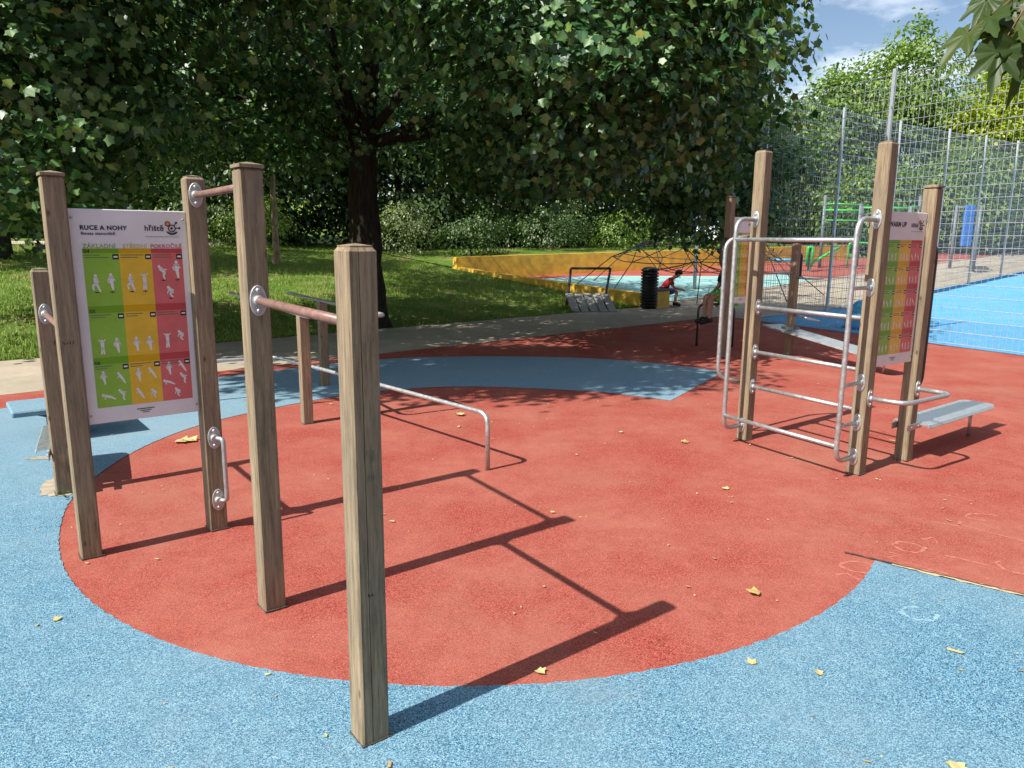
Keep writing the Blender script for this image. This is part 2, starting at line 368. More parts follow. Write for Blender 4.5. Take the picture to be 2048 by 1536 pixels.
# open joint with crumbling edge between the blue sector and the red slab
def strip(mb, pts, wd, z, jitter=0.0):
    vs = []
    for i, p in enumerate(pts):
        a = Vector(pts[max(0, i - 1)]); b = Vector(pts[min(len(pts) - 1, i + 1)]); t = (b - a).normalized(); nrm = Vector((-t.y, t.x))
        w0 = wd * (1 + jitter * random.uniform(-1, 1)); w1 = wd * (1 + jitter * random.uniform(-1, 1))
        vs += [(p[0] + nrm.x * w0, p[1] + nrm.y * w0, z), (p[0] - nrm.x * w1, p[1] - nrm.y * w1, z)]
    mb.add(vs, [(2 * i, 2 * i + 1, 2 * i + 3, 2 * i + 2) for i in range(len(pts) - 1)])
jl = [(1.86 + 0.535 * k + random.uniform(-.004, .004), 3.882 - 0.39 * k + random.uniform(-.004, .004)) for k in lin(0, 4, 90)]
m = MB(); strip(m, [(x, y - 0.012) for x, y in jl[8:]], 0.014, 0.007, 0.9); structure(m.build('joint_sand', 'sand_edge'))
m = MB(); strip(m, jl, 0.006, 0.009, 0.5); structure(m.build('joint_gap', 'gap_dark'))
# play-pit floor beyond the path: red with a teal part, retained by the yellow wall
structure(grid_sheet('play_floor', lin(U_W + 0.1, 80, 60), lambda u: lin(N_PATH1 + 0.01, n_far(u) - 0.1, 16), 'red_rubber', z_floor, 0.006))
structure(grid_sheet('play_floor', lin(U_W + 0.1, 26.5, 24), lambda u: lin(N_PATH1 + 0.3, N_PATH1 + 0.3 + (n_far(u) - N_PATH1 - 0.7) * (0.9 - 0.55 * sstep(19.5, 26.5, u)), 14), 'teal_rubber', z_floor, 0.014))
m = MB(); 
structure(grid_sheet('kerb', lin(U_W + 0.1, 40, 40), lambda u: [N_PATH1 - 0.02, N_PATH1 - 0.019, N_PATH1 + 0.10, N_PATH1 + 0.101], 'path_concrete', lambda x, y: z_floor(x, y) + (0.05 if N_PATH1 - 0.0195 < nof(x, y) < N_PATH1 + 0.1005 else -0.02)))
# ball court behind the mesh fence
FC = (5.29, 16.46); FN_DIR = Vector((0.466, -0.885, 0)); 
def fpt(t): return (FC[0] + FN_DIR.x * t, FC[1] + FN_DIR.y * t)
nfc = nof(*FC)
m = MB(); vs = []
for i in range(40):
    t = i * 0.6; a = fpt(0); 
    p0 = un(uof(*FC) + t * 1.6, nfc + 0.08)
    p1 = (FC[0] + FN_DIR.x * 22 * min(1, i / 20) + UX.x * max(0, i - 20) * 1.6, FC[1] + FN_DIR.y * 22 * min(1, i / 20) + UX.y * max(0, i - 20) * 1.6)
    for k in range(5):
        x, y = p0[0] + (p1[0] - p0[0]) * k / 4, p0[1] + (p1[1] - p0[1]) * k / 4; vs.append((x, y, z_floor(x, y) + 0.008))
m.add(vs, [(i * 5 + j, (i + 1) * 5 + j, (i + 1) * 5 + j + 1, i * 5 + j + 1) for i in range(39) for j in range(4)], True)
structure(m.build('court_floor', 'court_blue'))
m = MB(); vs = []
for i in range(60):
    u = uof(*FC) + i; 
    for n in (nfc + 0.1, nfc + 0.45, N_PATH0 + 0.05):
        p = un(u, n); vs.append((p[0], p[1], z_floor(p[0], p[1]) + 0.012))
m.add(vs, [(i * 3 + j, (i + 1) * 3 + j, (i + 1) * 3 + j + 1, i * 3 + j + 1) for i in range(59) for j in range(2)], True)
structure(m.build('sandy_verge', 'bare_ground'))
# a broken concrete patch by the left post and hard kerb edge at the lawn

# ------------------------------------------------------------------ exercise frames
AL = R(37.0)                     # grid of the left frame
def post_ring(hx, hy, b, z, c, a, notch=None, tw=0.0):
    pts = []
    for i, (x, y) in enumerate(oct_pts(hx, hy, b)):
        pts.append((x, y))
        if notch is not None and i == 0:
            q = notch * hx; pts += [(q - 0.0016, -hy), (q, -hy + 0.006), (q + 0.0016, -hy)]
    e1, e2 = rot2(a)
    return [(c[0] + e1.x * x + e2.x * y, c[1] + e1.y * x + e2.y * y, z) for x, y in pts]
def make_post(parent, c, h, a, s=0.05, cap='flat', notch=None, z0=-0.02):
    m = MB(); j = lambda: random.uniform(-0.0012, 0.0012)
    zs = [z0, 0.02, h * 0.33, h * 0.66, h - 0.012, h]
    rings = [post_ring(s + j() - (0.008 if i == 5 else 0), s + j() - (0.008 if i == 5 else 0), 0.007, z, (c[0] + j(), c[1] + j()), a, notch) for i, z in enumerate(zs)]
    m.loft(rings, True)
    p = m.build('post', 'weathered_larch', parent)
    k = MB(); e = s + (0.006 if cap == 'over' else -0.008); zb = h + 0.001; th = 0.014 if cap == 'over' else 0.004
    base = post_ring(e, e, 0.006, zb, c, a); up = post_ring(e, e, 0.006, zb + th, c, a)
    k.loft([base, up], False); o = len(k.v) - 8; ap = len(k.v); k.v.append((c[0], c[1], zb + th + (0.013 if cap == 'over' else 0.007)))
    for i in range(8): k.f.append((o + i, o + (i + 1) % 8, ap)); k.sm.append(False)
    k.f.append(tuple(o - 8 + i for i in reversed(range(8)))); k.sm.append(False)
    k.build('post_cap', 'weathered_larch', p)
    g = MB(); n_ = 32; e1_, e2_ = rot2(a); ring = []
    for i in range(n_):
        t = 2 * math.pi * i / n_; f = 1 / max(abs(math.cos(t)), abs(math.sin(t))); rr_ = (s + random.uniform(0.003, 0.009)) * f; ring.append((c[0] + e1_.x * rr_ * math.cos(t) + e2_.x * rr_ * math.sin(t), c[1] + e1_.y * rr_ * math.cos(t) + e2_.y * rr_ * math.sin(t), 0.0092))
    g.add(ring, [tuple(range(n_))]); g.build('base_gap', 'gap_dark', p)
    return p
def flange(parent, c, nrm, up=(0, 0, 1), ry=0.036, rz=0.066, name='flange'):
    """oval plate with hub and two bolts, c on the post face, nrm pointing out"""
    n = Vector(nrm).normalized(); upv = Vector(up); s = upv.cross(n).normalized(); upv = n.cross(s); c = Vector(c); m = MB()
    def ring(a, b, d): return [c + s * a * math.cos(2 * math.pi * k / 20) + upv * b * math.sin(2 * math.pi * k / 20) + n * d for k in range(20)]
    m.loft([ring(ry, rz, 0.0005), ring(ry, rz, 0.006), ring(ry * 0.93, rz * 0.95, 0.008)], True)
    def ringc(cc, r, d): return [cc + s * r * math.cos(2 * math.pi * k / 10) + upv * r * math.sin(2 * math.pi * k / 10) + n * d for k in range(10)]
    m.loft([ringc(c, 0.024, 0.007), ringc(c, 0.024, 0.018), ringc(c, 0.019, 0.026)], True, True)
    for q in (-1, 1): cc = c + upv * q * rz * 0.66; m.loft([ringc(cc, 0.010, 0.007), ringc(cc, 0.010, 0.012), ringc(cc, 0.005, 0.0155)], True, True)
    return m.build(name, 'galvanised', parent)
def bar_between(parent, a, b, z0, z1, r, mat, off=0.05, name='bar'):
    A = V(a[0], a[1], z0); B = V(b[0], b[1], z1); d = (B - A).normalized(); dh = V(d.x, d.y, 0).normalized()
    A2, B2 = A + d * off, B - d * off
    m = MB(); m.tube([A2 + d * 0.004, B2 - d * 0.004], r, 14); o = m.build(name, mat, parent)
    flange(o, A2, dh); flange(o, B2, -dh)
    return o

# --- printed sign panels
def text_mesh(txt, size, bold=0.0):
    cu = bpy.data.curves.new('t', 'FONT'); cu.body = txt; cu.offset = bold; spacing = 1.0 + bold * 2; cu.size = size; cu.space_character = spacing; cu.resolution_u = 3
    ob = bpy.data.objects.new('t', cu); COL.objects.link(ob); bpy.context.view_layer.update()
    me = bpy.data.meshes.new_from_object(ob.evaluated_get(bpy.context.evaluated_depsgraph_get()))
    bpy.data.objects.remove(ob); bpy.data.curves.remove(cu); return me
class Panel:
    def __init__(s, parent, p0, p1, zt, zb, rich=True, name='sign_panel'):
        s.rich = rich
        s.a = V(p0[0], p0[1], 0); s.b = V(p1[0], p1[1], 0); s.zt, s.zb = zt, zb
        s.d = (s.b - s.a).normalized(); s.n = V(s.d.y, -s.d.x, 0); s.w = (s.b - s.a).length; s.h = zt - zb
        c = (s.a + s.b) / 2; m = MB(); m.box((c.x, c.y, (zt + zb) / 2), (s.w, 0.012, s.h), math.atan2(s.d.y, s.d.x), bevel=0.003)
        s.o = m.build(name, 'sign_white', parent); s.hh = 0.006
        for sx in (0.025, 0.975):
            for tz in (0.04, 0.96):
                m = MB(); q = s.p(sx, tz, 1); cs = [[q + s.d * 0.007 * r * math.cos(k * 0.785) + V(0, 0, 0.007 * r * math.sin(k * 0.785)) + s.n * e for k in range(8)] for r, e in ((1, 0), (1, 0.002), (0.5, 0.004))]
                m.loft(cs, True); m.build('screw', 'galvanised', s.o)
    def p(s, sx, t, lay=1): return s.a + s.d * (sx * s.w) + V(0, 0, s.zt - t * s.h) + s.n * (s.hh + 0.0009 * lay)
    def rects(s, rs, mat, name, lay=1):
        """each printed patch is its own piece; on the far signs, too small to pick apart, they stay joined"""
        groups = [[r] for r in rs] if s.rich else [rs]
        for g in groups:
            m = MB()
            for x0, t0, x1, t1 in g: m.add([s.p(x0, t1, lay), s.p(x1, t1, lay), s.p(x1, t0, lay), s.p(x0, t0, lay)], [(0, 1, 2, 3)])
            o = m.build(name, mat, s.o)
            if len(g) > 1: stuff(o)
    def text(s, txt, x0, x1, t, mat, name='lettering', lay=2, bold=0.02):
        me = text_mesh(txt, 1.0, bold); co = np.array([v.co[:] for v in me.vertices]); wd = co[:, 0].max() - co[:, 0].min(); k = (x1 - x0) * s.w / wd; x00 = co[:, 0].min()
        for v in me.vertices:
            q = s.p(x0, t, lay) + s.d * ((v.co.x - x00) * k) + V(0, 0, v.co.y * k); v.co = q
        me.materials.clear(); me.materials.append(MATS[mat]); return link(name, me, s.o)
    def figures(s, figs, mat='figure_white', name='figure_print', lay=2):
        """little exercise pictograms: limbs as tapered strips plus a head disc"""
        m = MB()
        for cx, ct, sz, pose in figs:
            if s.rich: m = MB()
            sz *= 1.12; J = POSES[pose]; asp = s.w / s.h
            P = lambda q: s.p(cx + q[0] * sz, ct - q[1] * sz * asp, lay)
            for a, b, w0, w1 in J['limb']:
                a, b = Vector(a), Vector(b); t = (b - a).normalized(); nn = Vector((-t.y, t.x))
                m.add([P(a + nn * w0), P(b + nn * w1), P(b - nn * w1), P(a - nn * w0)], [(0, 3, 2, 1)])
            if 'head' in J:
                hx, hy = J['head']; m.add([P((hx + 0.10 * math.cos(k * 0.628), hy + 0.12 * math.sin(k * 0.628))) for k in range(10)], [tuple(range(10))])
            if s.rich: m.build(name, mat, s.o)
        if not s.rich: stuff(m.build(name, mat, s.o))
def L(*a): return [((x0, y0), (x1, y1), w0, w1) for x0, y0, x1, y1, w0, w1 in a]
POSES = {
 'step': dict(head=(-.02, .95), limb=L((-.02, .82, 0, .45, .15, .11), (0, .46, -.24, .22, .09, .07), (-.24, .24, -.18, -.05, .065, .05), (0, .46, .22, -.16, .09, .05), (-.02, .78, .16, .5, .05, .04))),
 'stand': dict(head=(0, 1.0), limb=L((0, .88, .02, .45, .17, .11), (.02, .46, .08, -.05, .11, .06), (0, .85, -.24, .62, .05, .04), (-.24, .62, -.12, .45, .04, .035), (.02, .85, .24, .6, .05, .04))),
 'arms': dict(head=(0, .92), limb=L((0, .8, .02, .4, .14, .1), (.02, .42, .1, -.1, .09, .05), (0, .42, -.1, -.1, .09, .05), (0, .78, -.24, 1.05, .045, .035), (0, .78, .24, 1.05, .045, .035))),
 'bend': dict(head=(-.24, .78), limb=L((-.18, .68, .1, .36, .13, .11), (.1, .38, .02, .1, .1, .07), (.02, .12, .1, -.14, .07, .05), (-.12, .6, .28, .56, .045, .035))),
 'crouch': dict(head=(-.12, .6), limb=L((-.1, .5, .2, .3, .14, .12), (.2, .3, -.04, .14, .1, .08), (-.04, .14, .16, -.12, .07, .05), (-.1, .45, -.22, .15, .045, .035))),
 'lean': dict(head=(-.2, .8), limb=L((-.15, .7, .08, .32, .12, .1), (.08, .32, .3, -.1, .1, .05), (-.14, .64, -.3, .4, .045, .035))),
 'plank': dict(head=(-.36, .38), limb=L((-.28, .34, .1, .22, .1, .09), (.1, .22, .42, .02, .08, .045), (-.25, .32, -.26, .05, .045, .035))),
 'tool': dict(limb=L((-.24, .06, .24, .06, .05, .05), (0, .06, 0, -.1, .06, .02))),
}
def exercise_sign(parent, p0, p1, zt, zb, title, rows, rich=True):
    S = Panel(parent, p0, p1, zt, zb, rich)
    xs = [(0.085, 0.385), (0.385, 0.665), (0.665, 0.945)]; cols = ('green', 'yellow', 'red'); t0, t1 = 0.178, 0.925
    if title: S.text(title, *( (0.085, 0.475, 0.093) if rich else (0.085, 0.50, 0.093)), 'ink', 'title_lettering', bold=0.035)
    if rich:
        S.text('fitness stanoviště', 0.088, 0.37, 0.116, 'ink', 'subtitle_lettering')
        for (x0, x1), tx, c in zip(((0.09, 0.365), (0.425, 0.635), (0.665, 0.945)), ('ZÁKLADNÍ', 'STŘEDNÍ', 'POKROČILÉ'), cols): S.text(tx, x0, x1, 0.1755, 'ink_' + c, 'column_lettering')
    S.text('hřiště', 0.625, 0.795, 0.094, 'ink', 'logo_lettering')
    m = MB(); asp = S.w / S.h
    def disc(cx, ct, r, lay, k=18, r0=0.0, a0=0, a1=2 * math.pi):
        P = lambda rr, a: S.p(cx + rr * math.cos(a), ct - rr * math.sin(a) * asp, lay)
        if r0 <= 0: m.add([P(r, 2 * math.pi * i / k) for i in range(k)], [tuple(range(k))])
        else:
            vs = []
            for i in range(k + 1): a = a0 + (a1 - a0) * i / k; vs += [P(r0, a), P(r, a)]
            m.add(vs, [(2 * i, 2 * i + 1, 2 * i + 3, 2 * i + 2) for i in range(k)])
    disc(0.868, 0.082, 0.036, 3, 20, 0.026); disc(0.866, 0.082, 0.012, 3); disc(0.868, 0.082, 0.062, 3, 14, 0.051, 3.7, 5.7); disc(0.868, 0.082, 0.050, 3, 14, 0.044, 3.9, 5.5)
    for a in (0.9, 0.05):
        q = [(0.868 + r * math.cos(a) + e * math.sin(a), 0.082 - (r * math.sin(a) - e * math.cos(a)) * asp) for r, e in ((0.034, -0.004), (0.066, -0.004), (0.066, 0.004), (0.034, 0.004))]
        m.add([S.p(x, t, 3) for x, t in q], [(0, 3, 2, 1)]); disc(0.868 + 0.068 * math.cos(a), 0.082 - 0.068 * math.sin(a) * asp, 0.011, 3, 10)
    disc(0.832, 0.061, 0.026, 3, 16, 0.018)
    m.build('logo_emblem', 'ink', S.o)
    m = MB(); disc(0.832, 0.061, 0.018, 3, 14); m.build('logo_spot', 'ink_orange', S.o)
    S.rects([(0.625, 0.1215, 0.93, 0.1235)], 'text_line', 'rule_line', 2)
    rt = [t0]
    for r in rows: rt.append(rt[-1] + (t1 - t0) * r[1])
    for ci, ((x0, x1), c) in enumerate(zip(xs, cols)):
        S.rects([(x0, t0, x1, t1)], 'sign_' + c, 'colour_column', 1)
        S.rects([(x0, rt[i] - (0 if i == 0 else 0.012), x1, rt[i] + 0.020) for i in range(len(rows))], 'sign_' + c + '_band', 'header_band', 2)
        S.rects([(x1 - 0.056, rt[i] + 0.026, x1 - 0.004, rt[i] + 0.050) for i in range(len(rows))], 'ink', 'repeat_tag', 2)
        S.rects([(x1 - 0.047, rt[i] + 0.034, x1 - 0.013, rt[i] + 0.042) for i in range(len(rows))], 'figure_white', 'repeat_mark', 3)
        S.rects([(x0 + 0.012, rt[i] + 0.028 + 0.011 * k, x0 + 0.012 + random.uniform(0.1, 0.2), rt[i] + 0.0315 + 0.011 * k) for i in range(len(rows)) for k in range(2)], 'text_line', 'small_print', 2)
        figs = []; tools = []
        for i, (num, fr, fset) in enumerate(rows):
            for (fx, ft, fs, ps) in fset[ci]:
                figs.append((x0 + fx * (x1 - x0), rt[i] + ft * (rt[i + 1] - rt[i]), fs, ps))
                if num == '04': tools.append((x0 + fx * (x1 - x0), rt[i] + (ft + 0.055) * (rt[i + 1] - rt[i]), 0.07, 'tool'))
        S.figures(figs)
        if tools: S.figures(tools, 'ink', 'step_print')
    for i, r in enumerate(rows):
        if r[0]: S.text(r[0], xs[0][0] + 0.012, xs[0][0] + 0.058, rt[i] + 0.0195, 'ink', 'number_lettering', 3)
    S.rects([(0.42, 0.948, 0.58, 0.953), (0.45, 0.958, 0.55, 0.962), (0.47, 0.967, 0.53, 0.9705)], 'text_line', 'maker_print', 2)
    return S
two = lambda a, b, t, s=0.12: [(0.30, t, s, a), (0.72, t, s, b)]
ROWS_L = [('04', 0.37, [two('step', 'stand', 0.68), two('step', 'arms', 0.68), [(0.33, 0.5, 0.12, 'bend'), (0.78, 0.5, 0.13, 'stand'), (0.52, 0.82, 0.12, 'crouch')]]),
          ('05', 0.325, [two('arms', 'stand', 0.86, 0.11), two('stand', 'stand', 0.86, 0.11), [(0.3, 0.82, 0.11, 'arms'), (0.75, 0.68, 0.11, 'crouch')]]),
          ('06', 0.305, [[(0.25, 0.5, 0.1, 'stand'), (0.75, 0.5, 0.1, 'lean'), (0.35, 0.85, 0.12, 'plank'), (0.75, 0.85, 0.1, 'bend')], [(0.28, 0.5, 0.1, 'stand'), (0.72, 0.45, 0.1, 'lean'), (0.28, 0.87, 0.1, 'lean'), (0.72, 0.87, 0.1, 'crouch')], [(0.28, 0.42, 0.1, 'stand'), (0.72, 0.36, 0.1, 'lean'), (0.25, 0.66, 0.11, 'plank'), (0.75, 0.62, 0.1, 'bend'), (0.5, 0.9, 0.1, 'crouch')]])]
r3 = lambda: [[(0.2 + 0.27 * k, 0.85, 0.075, random.choice(('stand', 'arms', 'step', 'lean'))) for k in range(3)] for _ in range(3)]
ROWS_R = [(None, 0.2, r3()) for _ in range(5)]

# --- left frame
PL = dict(P4=(-0.484, 2.300), P2=(-1.118, 3.215), P3=(-1.751, 4.170), L1=(-2.278, 3.765), L0=(-3.012, 4.755))
F1 = thing('wooden_exercise_frame', 'left wooden exercise frame of five posts with chin-up bars and a RUCE A NOHY sign', 'exercise frame', (-1.2, 3.3, 0), 'wooden fitness frames on the rubber floor')
make_post(F1, PL['P4'], 1.675, AL, notch=-0.25)
make_post(F1, PL['P2'], 1.985, AL, cap='over')
make_post(F1, PL['P3'], 2.02, AL)
l1 = make_post(F1, PL['L1'], 1.99, AL, cap='over')
make_post(F1, PL['L0'], 1.49, R(36))
bar_between(F1, PL['P3'], PL['P2'], 1.925, 1.915, 0.0175, 'worn_red_bar')
bar_between(F1, PL['P2'], PL['P4'], 1.437, 1.437, 0.0185, 'worn_red_bar')
bar_between(F1, PL['L0'], PL['L1'], 1.212, 1.212, 0.0175, 'worn_red_bar')
e1, e2 = rot2(AL)
d = (V(*PL['P3'], 0) - V(*PL['L1'], 0)).normalized()
exercise_sign(F1, V(*PL['L1'], 0) + d * 0.054, V(*PL['P3'], 0) - d * 0.054, 1.838, 0.722, 'RUCE A NOHY', ROWS_L)
def grab_handle(parent, face_c, nrm, z0, z1, out=0.055, r=0.013, side=(0, 0, 0)):
    n = Vector(nrm); c = Vector(face_c); sd_ = Vector(side); m = MB()
    a, b = V(c.x, c.y, z0), V(c.x, c.y, z1)
    m.tube([a + n * 0.006, a + n * out + sd_, b + n * out + sd_, b + n * 0.006], r, 12, bend=0.05)
    o = m.build('grab_handle', 'galvanised', parent); flange(o, a, n); flange(o, b, n); return o
grab_handle(F1, V(*PL['P3'], 0) - e2 * 0.0495 + e1 * 0.004, -e2, 0.19, 0.565, side=e1 * 0.035)
# pen scribbles and scratches on the posts
def scribble(parent, c, ax, nrm, wd, ht, n, seed, mat='ink', lw=0.0018):
    rr = random.Random(seed); m = MB(); c = Vector(c); ax = Vector(ax); nv = Vector(nrm)
    for k in range(n):
        p = c + ax * wd * (k / n - 0.5); pts = [p + ax * rr.uniform(-.3, .5) * wd / n + V(0, 0, rr.uniform(-.5, .5) * ht) + nv * 0.0012 for _ in range(4)]
        for a, b in zip(pts, pts[1:]):
            t = (b - a).normalized(); s = nv.cross(t) * lw; m.add([a - s, b - s, b + s, a + s], [(0, 1, 2, 3)])
    return m.build('pen_scribble', mat, parent)
scribble(F1, V(*PL['L1'], 1.17) - e2 * 0.0505, e1, -e2, 0.05, 0.022, 4, 3)
scribble(F1, V(*PL['P4'], 1.02) - e2 * 0.0505 + e1 * 0.012, e1, -e2, 0.04, 0.05, 3, 5, 'text_line', 0.0011)
scribble(F1, V(*PL['P4'], 0.95) - e2 * 0.0505 + e1 * 0.010, e1, -e2, 0.04, 0.02, 3, 8, 'text_line', 0.0011)
scribble(F1, V(*PL['P4'], 0.55) - e2 * 0.0505 - e1 * 0.002, e1, -e2, 0.02, 0.015, 2, 9)
# steel bench clamped to the low post
def clamp_bench(parent, post, a, away, z, length, wd, leg=None, zend=None, t0=0.075):
    ax = Vector((*away, 0)).normalized(); sx = V(-ax.y, ax.x, 0); p = V(*post, 0); zend = z if zend is None else zend; m = MB()
    def P(t, s, dz): q = p + ax * t + sx * s; return (q.x, q.y, z + (zend - z) * max(0, t) / length + dz)
    prof = [(-1, -0.02), (-0.93, 0.0), (0.93, 0.0), (1, -0.02), (0.96, -0.026), (0.9, -0.01), (-0.9, -0.01), (-0.96, -0.026)]
    rings = [[P(t, s * wd / 2 * k, dz) for s, dz in prof] for t, k in ((t0, 0.96), (t0 + 0.025, 1.0), (length - 0.07, 1.0), (length - 0.02, 0.86), (length, 0.62))]
    m.loft(rings, True); o = m.build('bench_seat', 'brushed_plate', parent)
    b = MB(); e1_, e2_ = rot2(a)
    for s in (-1, 1):
        c = p + sx * s * 0.058; b.box((c.x, c.y, z - 0.012), (0.25, 0.007, 0.05), math.atan2(ax.y, ax.x), bevel=0.002)
        for t in (-0.06, 0.05):
            q = c + ax * t + sx * s * 0.007; b.tube([q + V(0, 0, z - 0.012), q + sx * s * 0.006 + V(0, 0, z - 0.012)], 0.008, 8)
    b.build('bench_clamp', 'galvanised', o)
    if leg:
        g = MB(); q = p + ax * leg; zt = z + (zend - z) * leg / length - 0.012
        g.tube([(q.x, q.y, -0.01), (q.x, q.y, zt)], 0.014, 10); g.build('bench_leg', 'galvanised', o)
    return o
clamp_bench(F1, PL['L0'], R(36), (-0.48, 0.88), 0.30, 0.85, 0.30, 0.75)

# --- parallel bars behind the left frame
F2 = thing('parallel_bars', 'low U-shaped steel parallel bars on four wooden posts behind the left frame', 'parallel bars', (-2.0, 7.6, 0))
for c, h in (((-1.915, 6.735), 1.03), ((-2.20, 8.55), 0.985), ((-1.37, 7.16), 0.985), ((-2.82, 8.10), 1.0)): make_post(F2, c, h, R(33), 0.047)
m = MB(); m.tube([(-2.95, 9.72, 1.0), (-1.18, 6.90, 1.0), (-1.80, 6.50, 1.02), (-3.55, 9.32, 1.02)], 0.019, 12, bend=0.12); m.build('hand_rail', 'galvanised', F2)
for x, y in ((-2.20, 8.55), (-1.37, 7.16), (-1.915, 6.735), (-2.82, 8.10)):
    m = MB(); m.box((x, y, 0.99 if x != -1.915 else 1.035), (0.09, 0.05, 0.012), R(33), bevel=0.002); m.build('rail_bracket', 'galvanised', F2)
F3 = thing('bent_low_rail', 'low bent steel rail standing on the red floor between the frames', 'rail', (-0.18, 5.35, 0))
m = MB(); m.tube([(-0.178, 5.345, -0.02), (-0.178, 5.345, 0.435), (-2.56, 7.93, 0.435), (-3.35, 7.50, 0.435), (-3.35, 7.50, -0.02)], 0.018, 12, bend=0.10); m.build('tube', 'galvanised', F3)
m = MB(); m.tube([(-2.17, 7.51, 0.005), (-2.17, 7.51, 0.43)], 0.014, 10); m.build('support_leg', 'galvanised', F3)

# --- blue topped step platform
ST = thing('step_platform', 'low step platform with blue rubber top left of the sign post', 'step platform', (-4.0, 6.05, 0))
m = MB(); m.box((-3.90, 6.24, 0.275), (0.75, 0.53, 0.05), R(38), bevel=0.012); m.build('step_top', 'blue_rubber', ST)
m = MB(); m.loft([post_ring(0.11, 0.11, 0.01, -0.01, (-3.90, 6.24), R(38)), post_ring(0.11, 0.11, 0.01, 0.19, (-3.90, 6.24), R(38)), post_ring(0.24, 0.18, 0.01, 0.249, (-3.90, 6.24), R(38))], True); m.build('step_support', 'dark_steel', ST)

# --- right frame
AR = R(36.5)
PR = dict(RA=(2.045, 6.300), RB=(2.590, 5.345), RC=(3.142, 5.722))
F4 = thing('wooden_exercise_frame', 'right wooden exercise frame with steel ladder rungs and outer steel ladder', 'exercise frame', (2.5, 5.7, 0), 'wooden fitness frames on the rubber floor')
make_post(F4, PR['RA'], 2.43, AR, 0.051); make_post(F4, PR['RB'], 2.385, AR, 0.051); make_post(F4, PR['RC'], 2.11, AR, 0.051, cap='over')
for z in (1.162, 0.782, 0.482): bar_between(F4, PR['RA'], PR['RB'], z, z, 0.0165, 'galvanised', 0.051, 'rung')
r1, r2 = rot2(AR)
RA, RB, RC = (V(*PR[k], 0) for k in ('RA', 'RB', 'RC'))
lo = -0.30                                             # the outer ladder stands off towards the left (sunny) side
def outer(c, zt, zb):
    lad = MB(); lad.tube([c - r1 * 0.056 + V(0, 0, zt), c + r1 * lo + V(0, 0, zt), c + r1 * lo + V(0, 0, zb), c - r1 * 0.056 + V(0, 0, zb)], 0.0185, 12, bend=0.11)
    o = lad.build('ladder_rail', 'galvanised', F4)
    for z in (zt, zb): flange(o, c - r1 * 0.051 + V(0, 0, z), -r1)
outer(RA, 1.885, 0.138); outer(RB, 1.865, 0.138)
for z in (1.72, 0.255):
    m = MB(); m.tube([RA + r1 * lo + V(0, 0, z), RB + r1 * lo + V(0, 0, z)], 0.0165, 12); m.build('rung', 'galvanised', F4)
for z in (1.39, 0.70, 0.40):
    for c in (RB,):
        m = MB(); m.tube([c + r1 * (lo + 0.01) + V(0, 0, z), c - r1 * 0.055 + V(0, 0, z)], 0.014, 10); o = m.build('stand_off', 'galvanised', F4); flange(o, c - r1 * 0.051 + V(0, 0, z), -r1)
dd = (RC - RB).normalized()
exercise_sign(F4, RB + dd * 0.056, RC - dd * 0.056, 1.925, 0.80, 'WARM UP', ROWS_R, False)
m = MB(); q0, q1 = RB - r2 * 0.056 + V(0, 0, 0.585), RC - r2 * 0.056 + V(0, 0, 0.585)
m.tube([q0, q0 - r2 * 0.25 + r1 * 0.02, q1 - r2 * 0.25 - r1 * 0.0, q1], 0.0175, 12, bend=0.10); o = m.build('loop_bar', 'galvanised', F4)
flange(o, q0 + r2 * 0.005, -r2); flange(o, q1 + r2 * 0.005, -r2)
clamp_bench(F4, PR['RC'], AR, (0.79, 0.61), 0.295, 1.40, 0.30, 1.24)
m = MB(); c = RC + r1 * 0.056
m.tube([c + V(0, 0, 1.72), c + r1 * 0.10 + V(0, 0, 1.66), c + r1 * 0.10 + V(0, 0, 0.62), c + V(0, 0, 0.56)], 0.019, 12, bend=0.08); m.build('pull_handle', 'dark_steel', F4)
m = MB(); c = RA + r2 * 0.056
m.tube([c + V(0, 0, 1.75), c + r2 * 0.10 - r1 * 0.22 + V(0, 0, 1.72), c + r2 * 0.10 - r1 * 0.22 + V(0, 0, 0.55), c + V(0, 0, 0.50)], 0.0175, 12, bend=0.10); o = m.build('pull_handle', 'galvanised', F4)

# --- third frame further back
F5 = thing('wooden_exercise_frame', 'farthest wooden exercise frame with sit-up board, partly hidden behind the ladder posts', 'exercise frame', (3.6, 11.2, 0), 'wooden fitness frames on the rubber floor')
PB = dict(RD=(3.13, 10.97), RF=(3.70, 11.36), RE=(4.255, 11.30))
make_post(F5, PB['RD'], 2.33, AR, 0.051, cap='over'); make_post(F5, PB['RF'], 2.33, AR, 0.051); make_post(F5, PB['RE'], 1.68, AR, 0.051)
RD, RF, RE = (V(*PB[k], 0) for k in ('RD', 'RF', 'RE')); dd = (RF - RD).normalized()
exercise_sign(F5, RD + dd * 0.056, RF - dd * 0.056, 2.06, 0.80, None, ROWS_R, False)
clamp_bench(F5, PB['RE'], AR, (0.385, -0.92), 0.43, 1.95, 0.40, 1.75, 0.20, -0.42)
for c, s1, zt, zb, mt in ((RE, r1, 1.55, 1.15, 'dark_steel'), (RD, -r1, 1.75, 1.35, 'dark_steel')):
    m = MB(); q = c + s1 * 0.053; m.tube([q + V(0, 0, zt), q + s1 * 0.10 + V(0, 0, zt - 0.03), q + s1 * 0.10 + V(0, 0, zb + 0.03), q + V(0, 0, zb)], 0.019, 10, bend=0.07); m.build('grab_handle', mt, F5)
m = MB(); q = RE - r2 * 0.056; m.tube([q + V(0, 0, 1.18), q - r2 * 0.30 - r1 * 0.1 + V(0, 0, 1.18), q - r2 * 0.30 + r1 * 0.2 + V(0, 0, 1.18)], 0.0165, 10, bend=0.08); m.build('foot_bar', 'galvanised', F5)
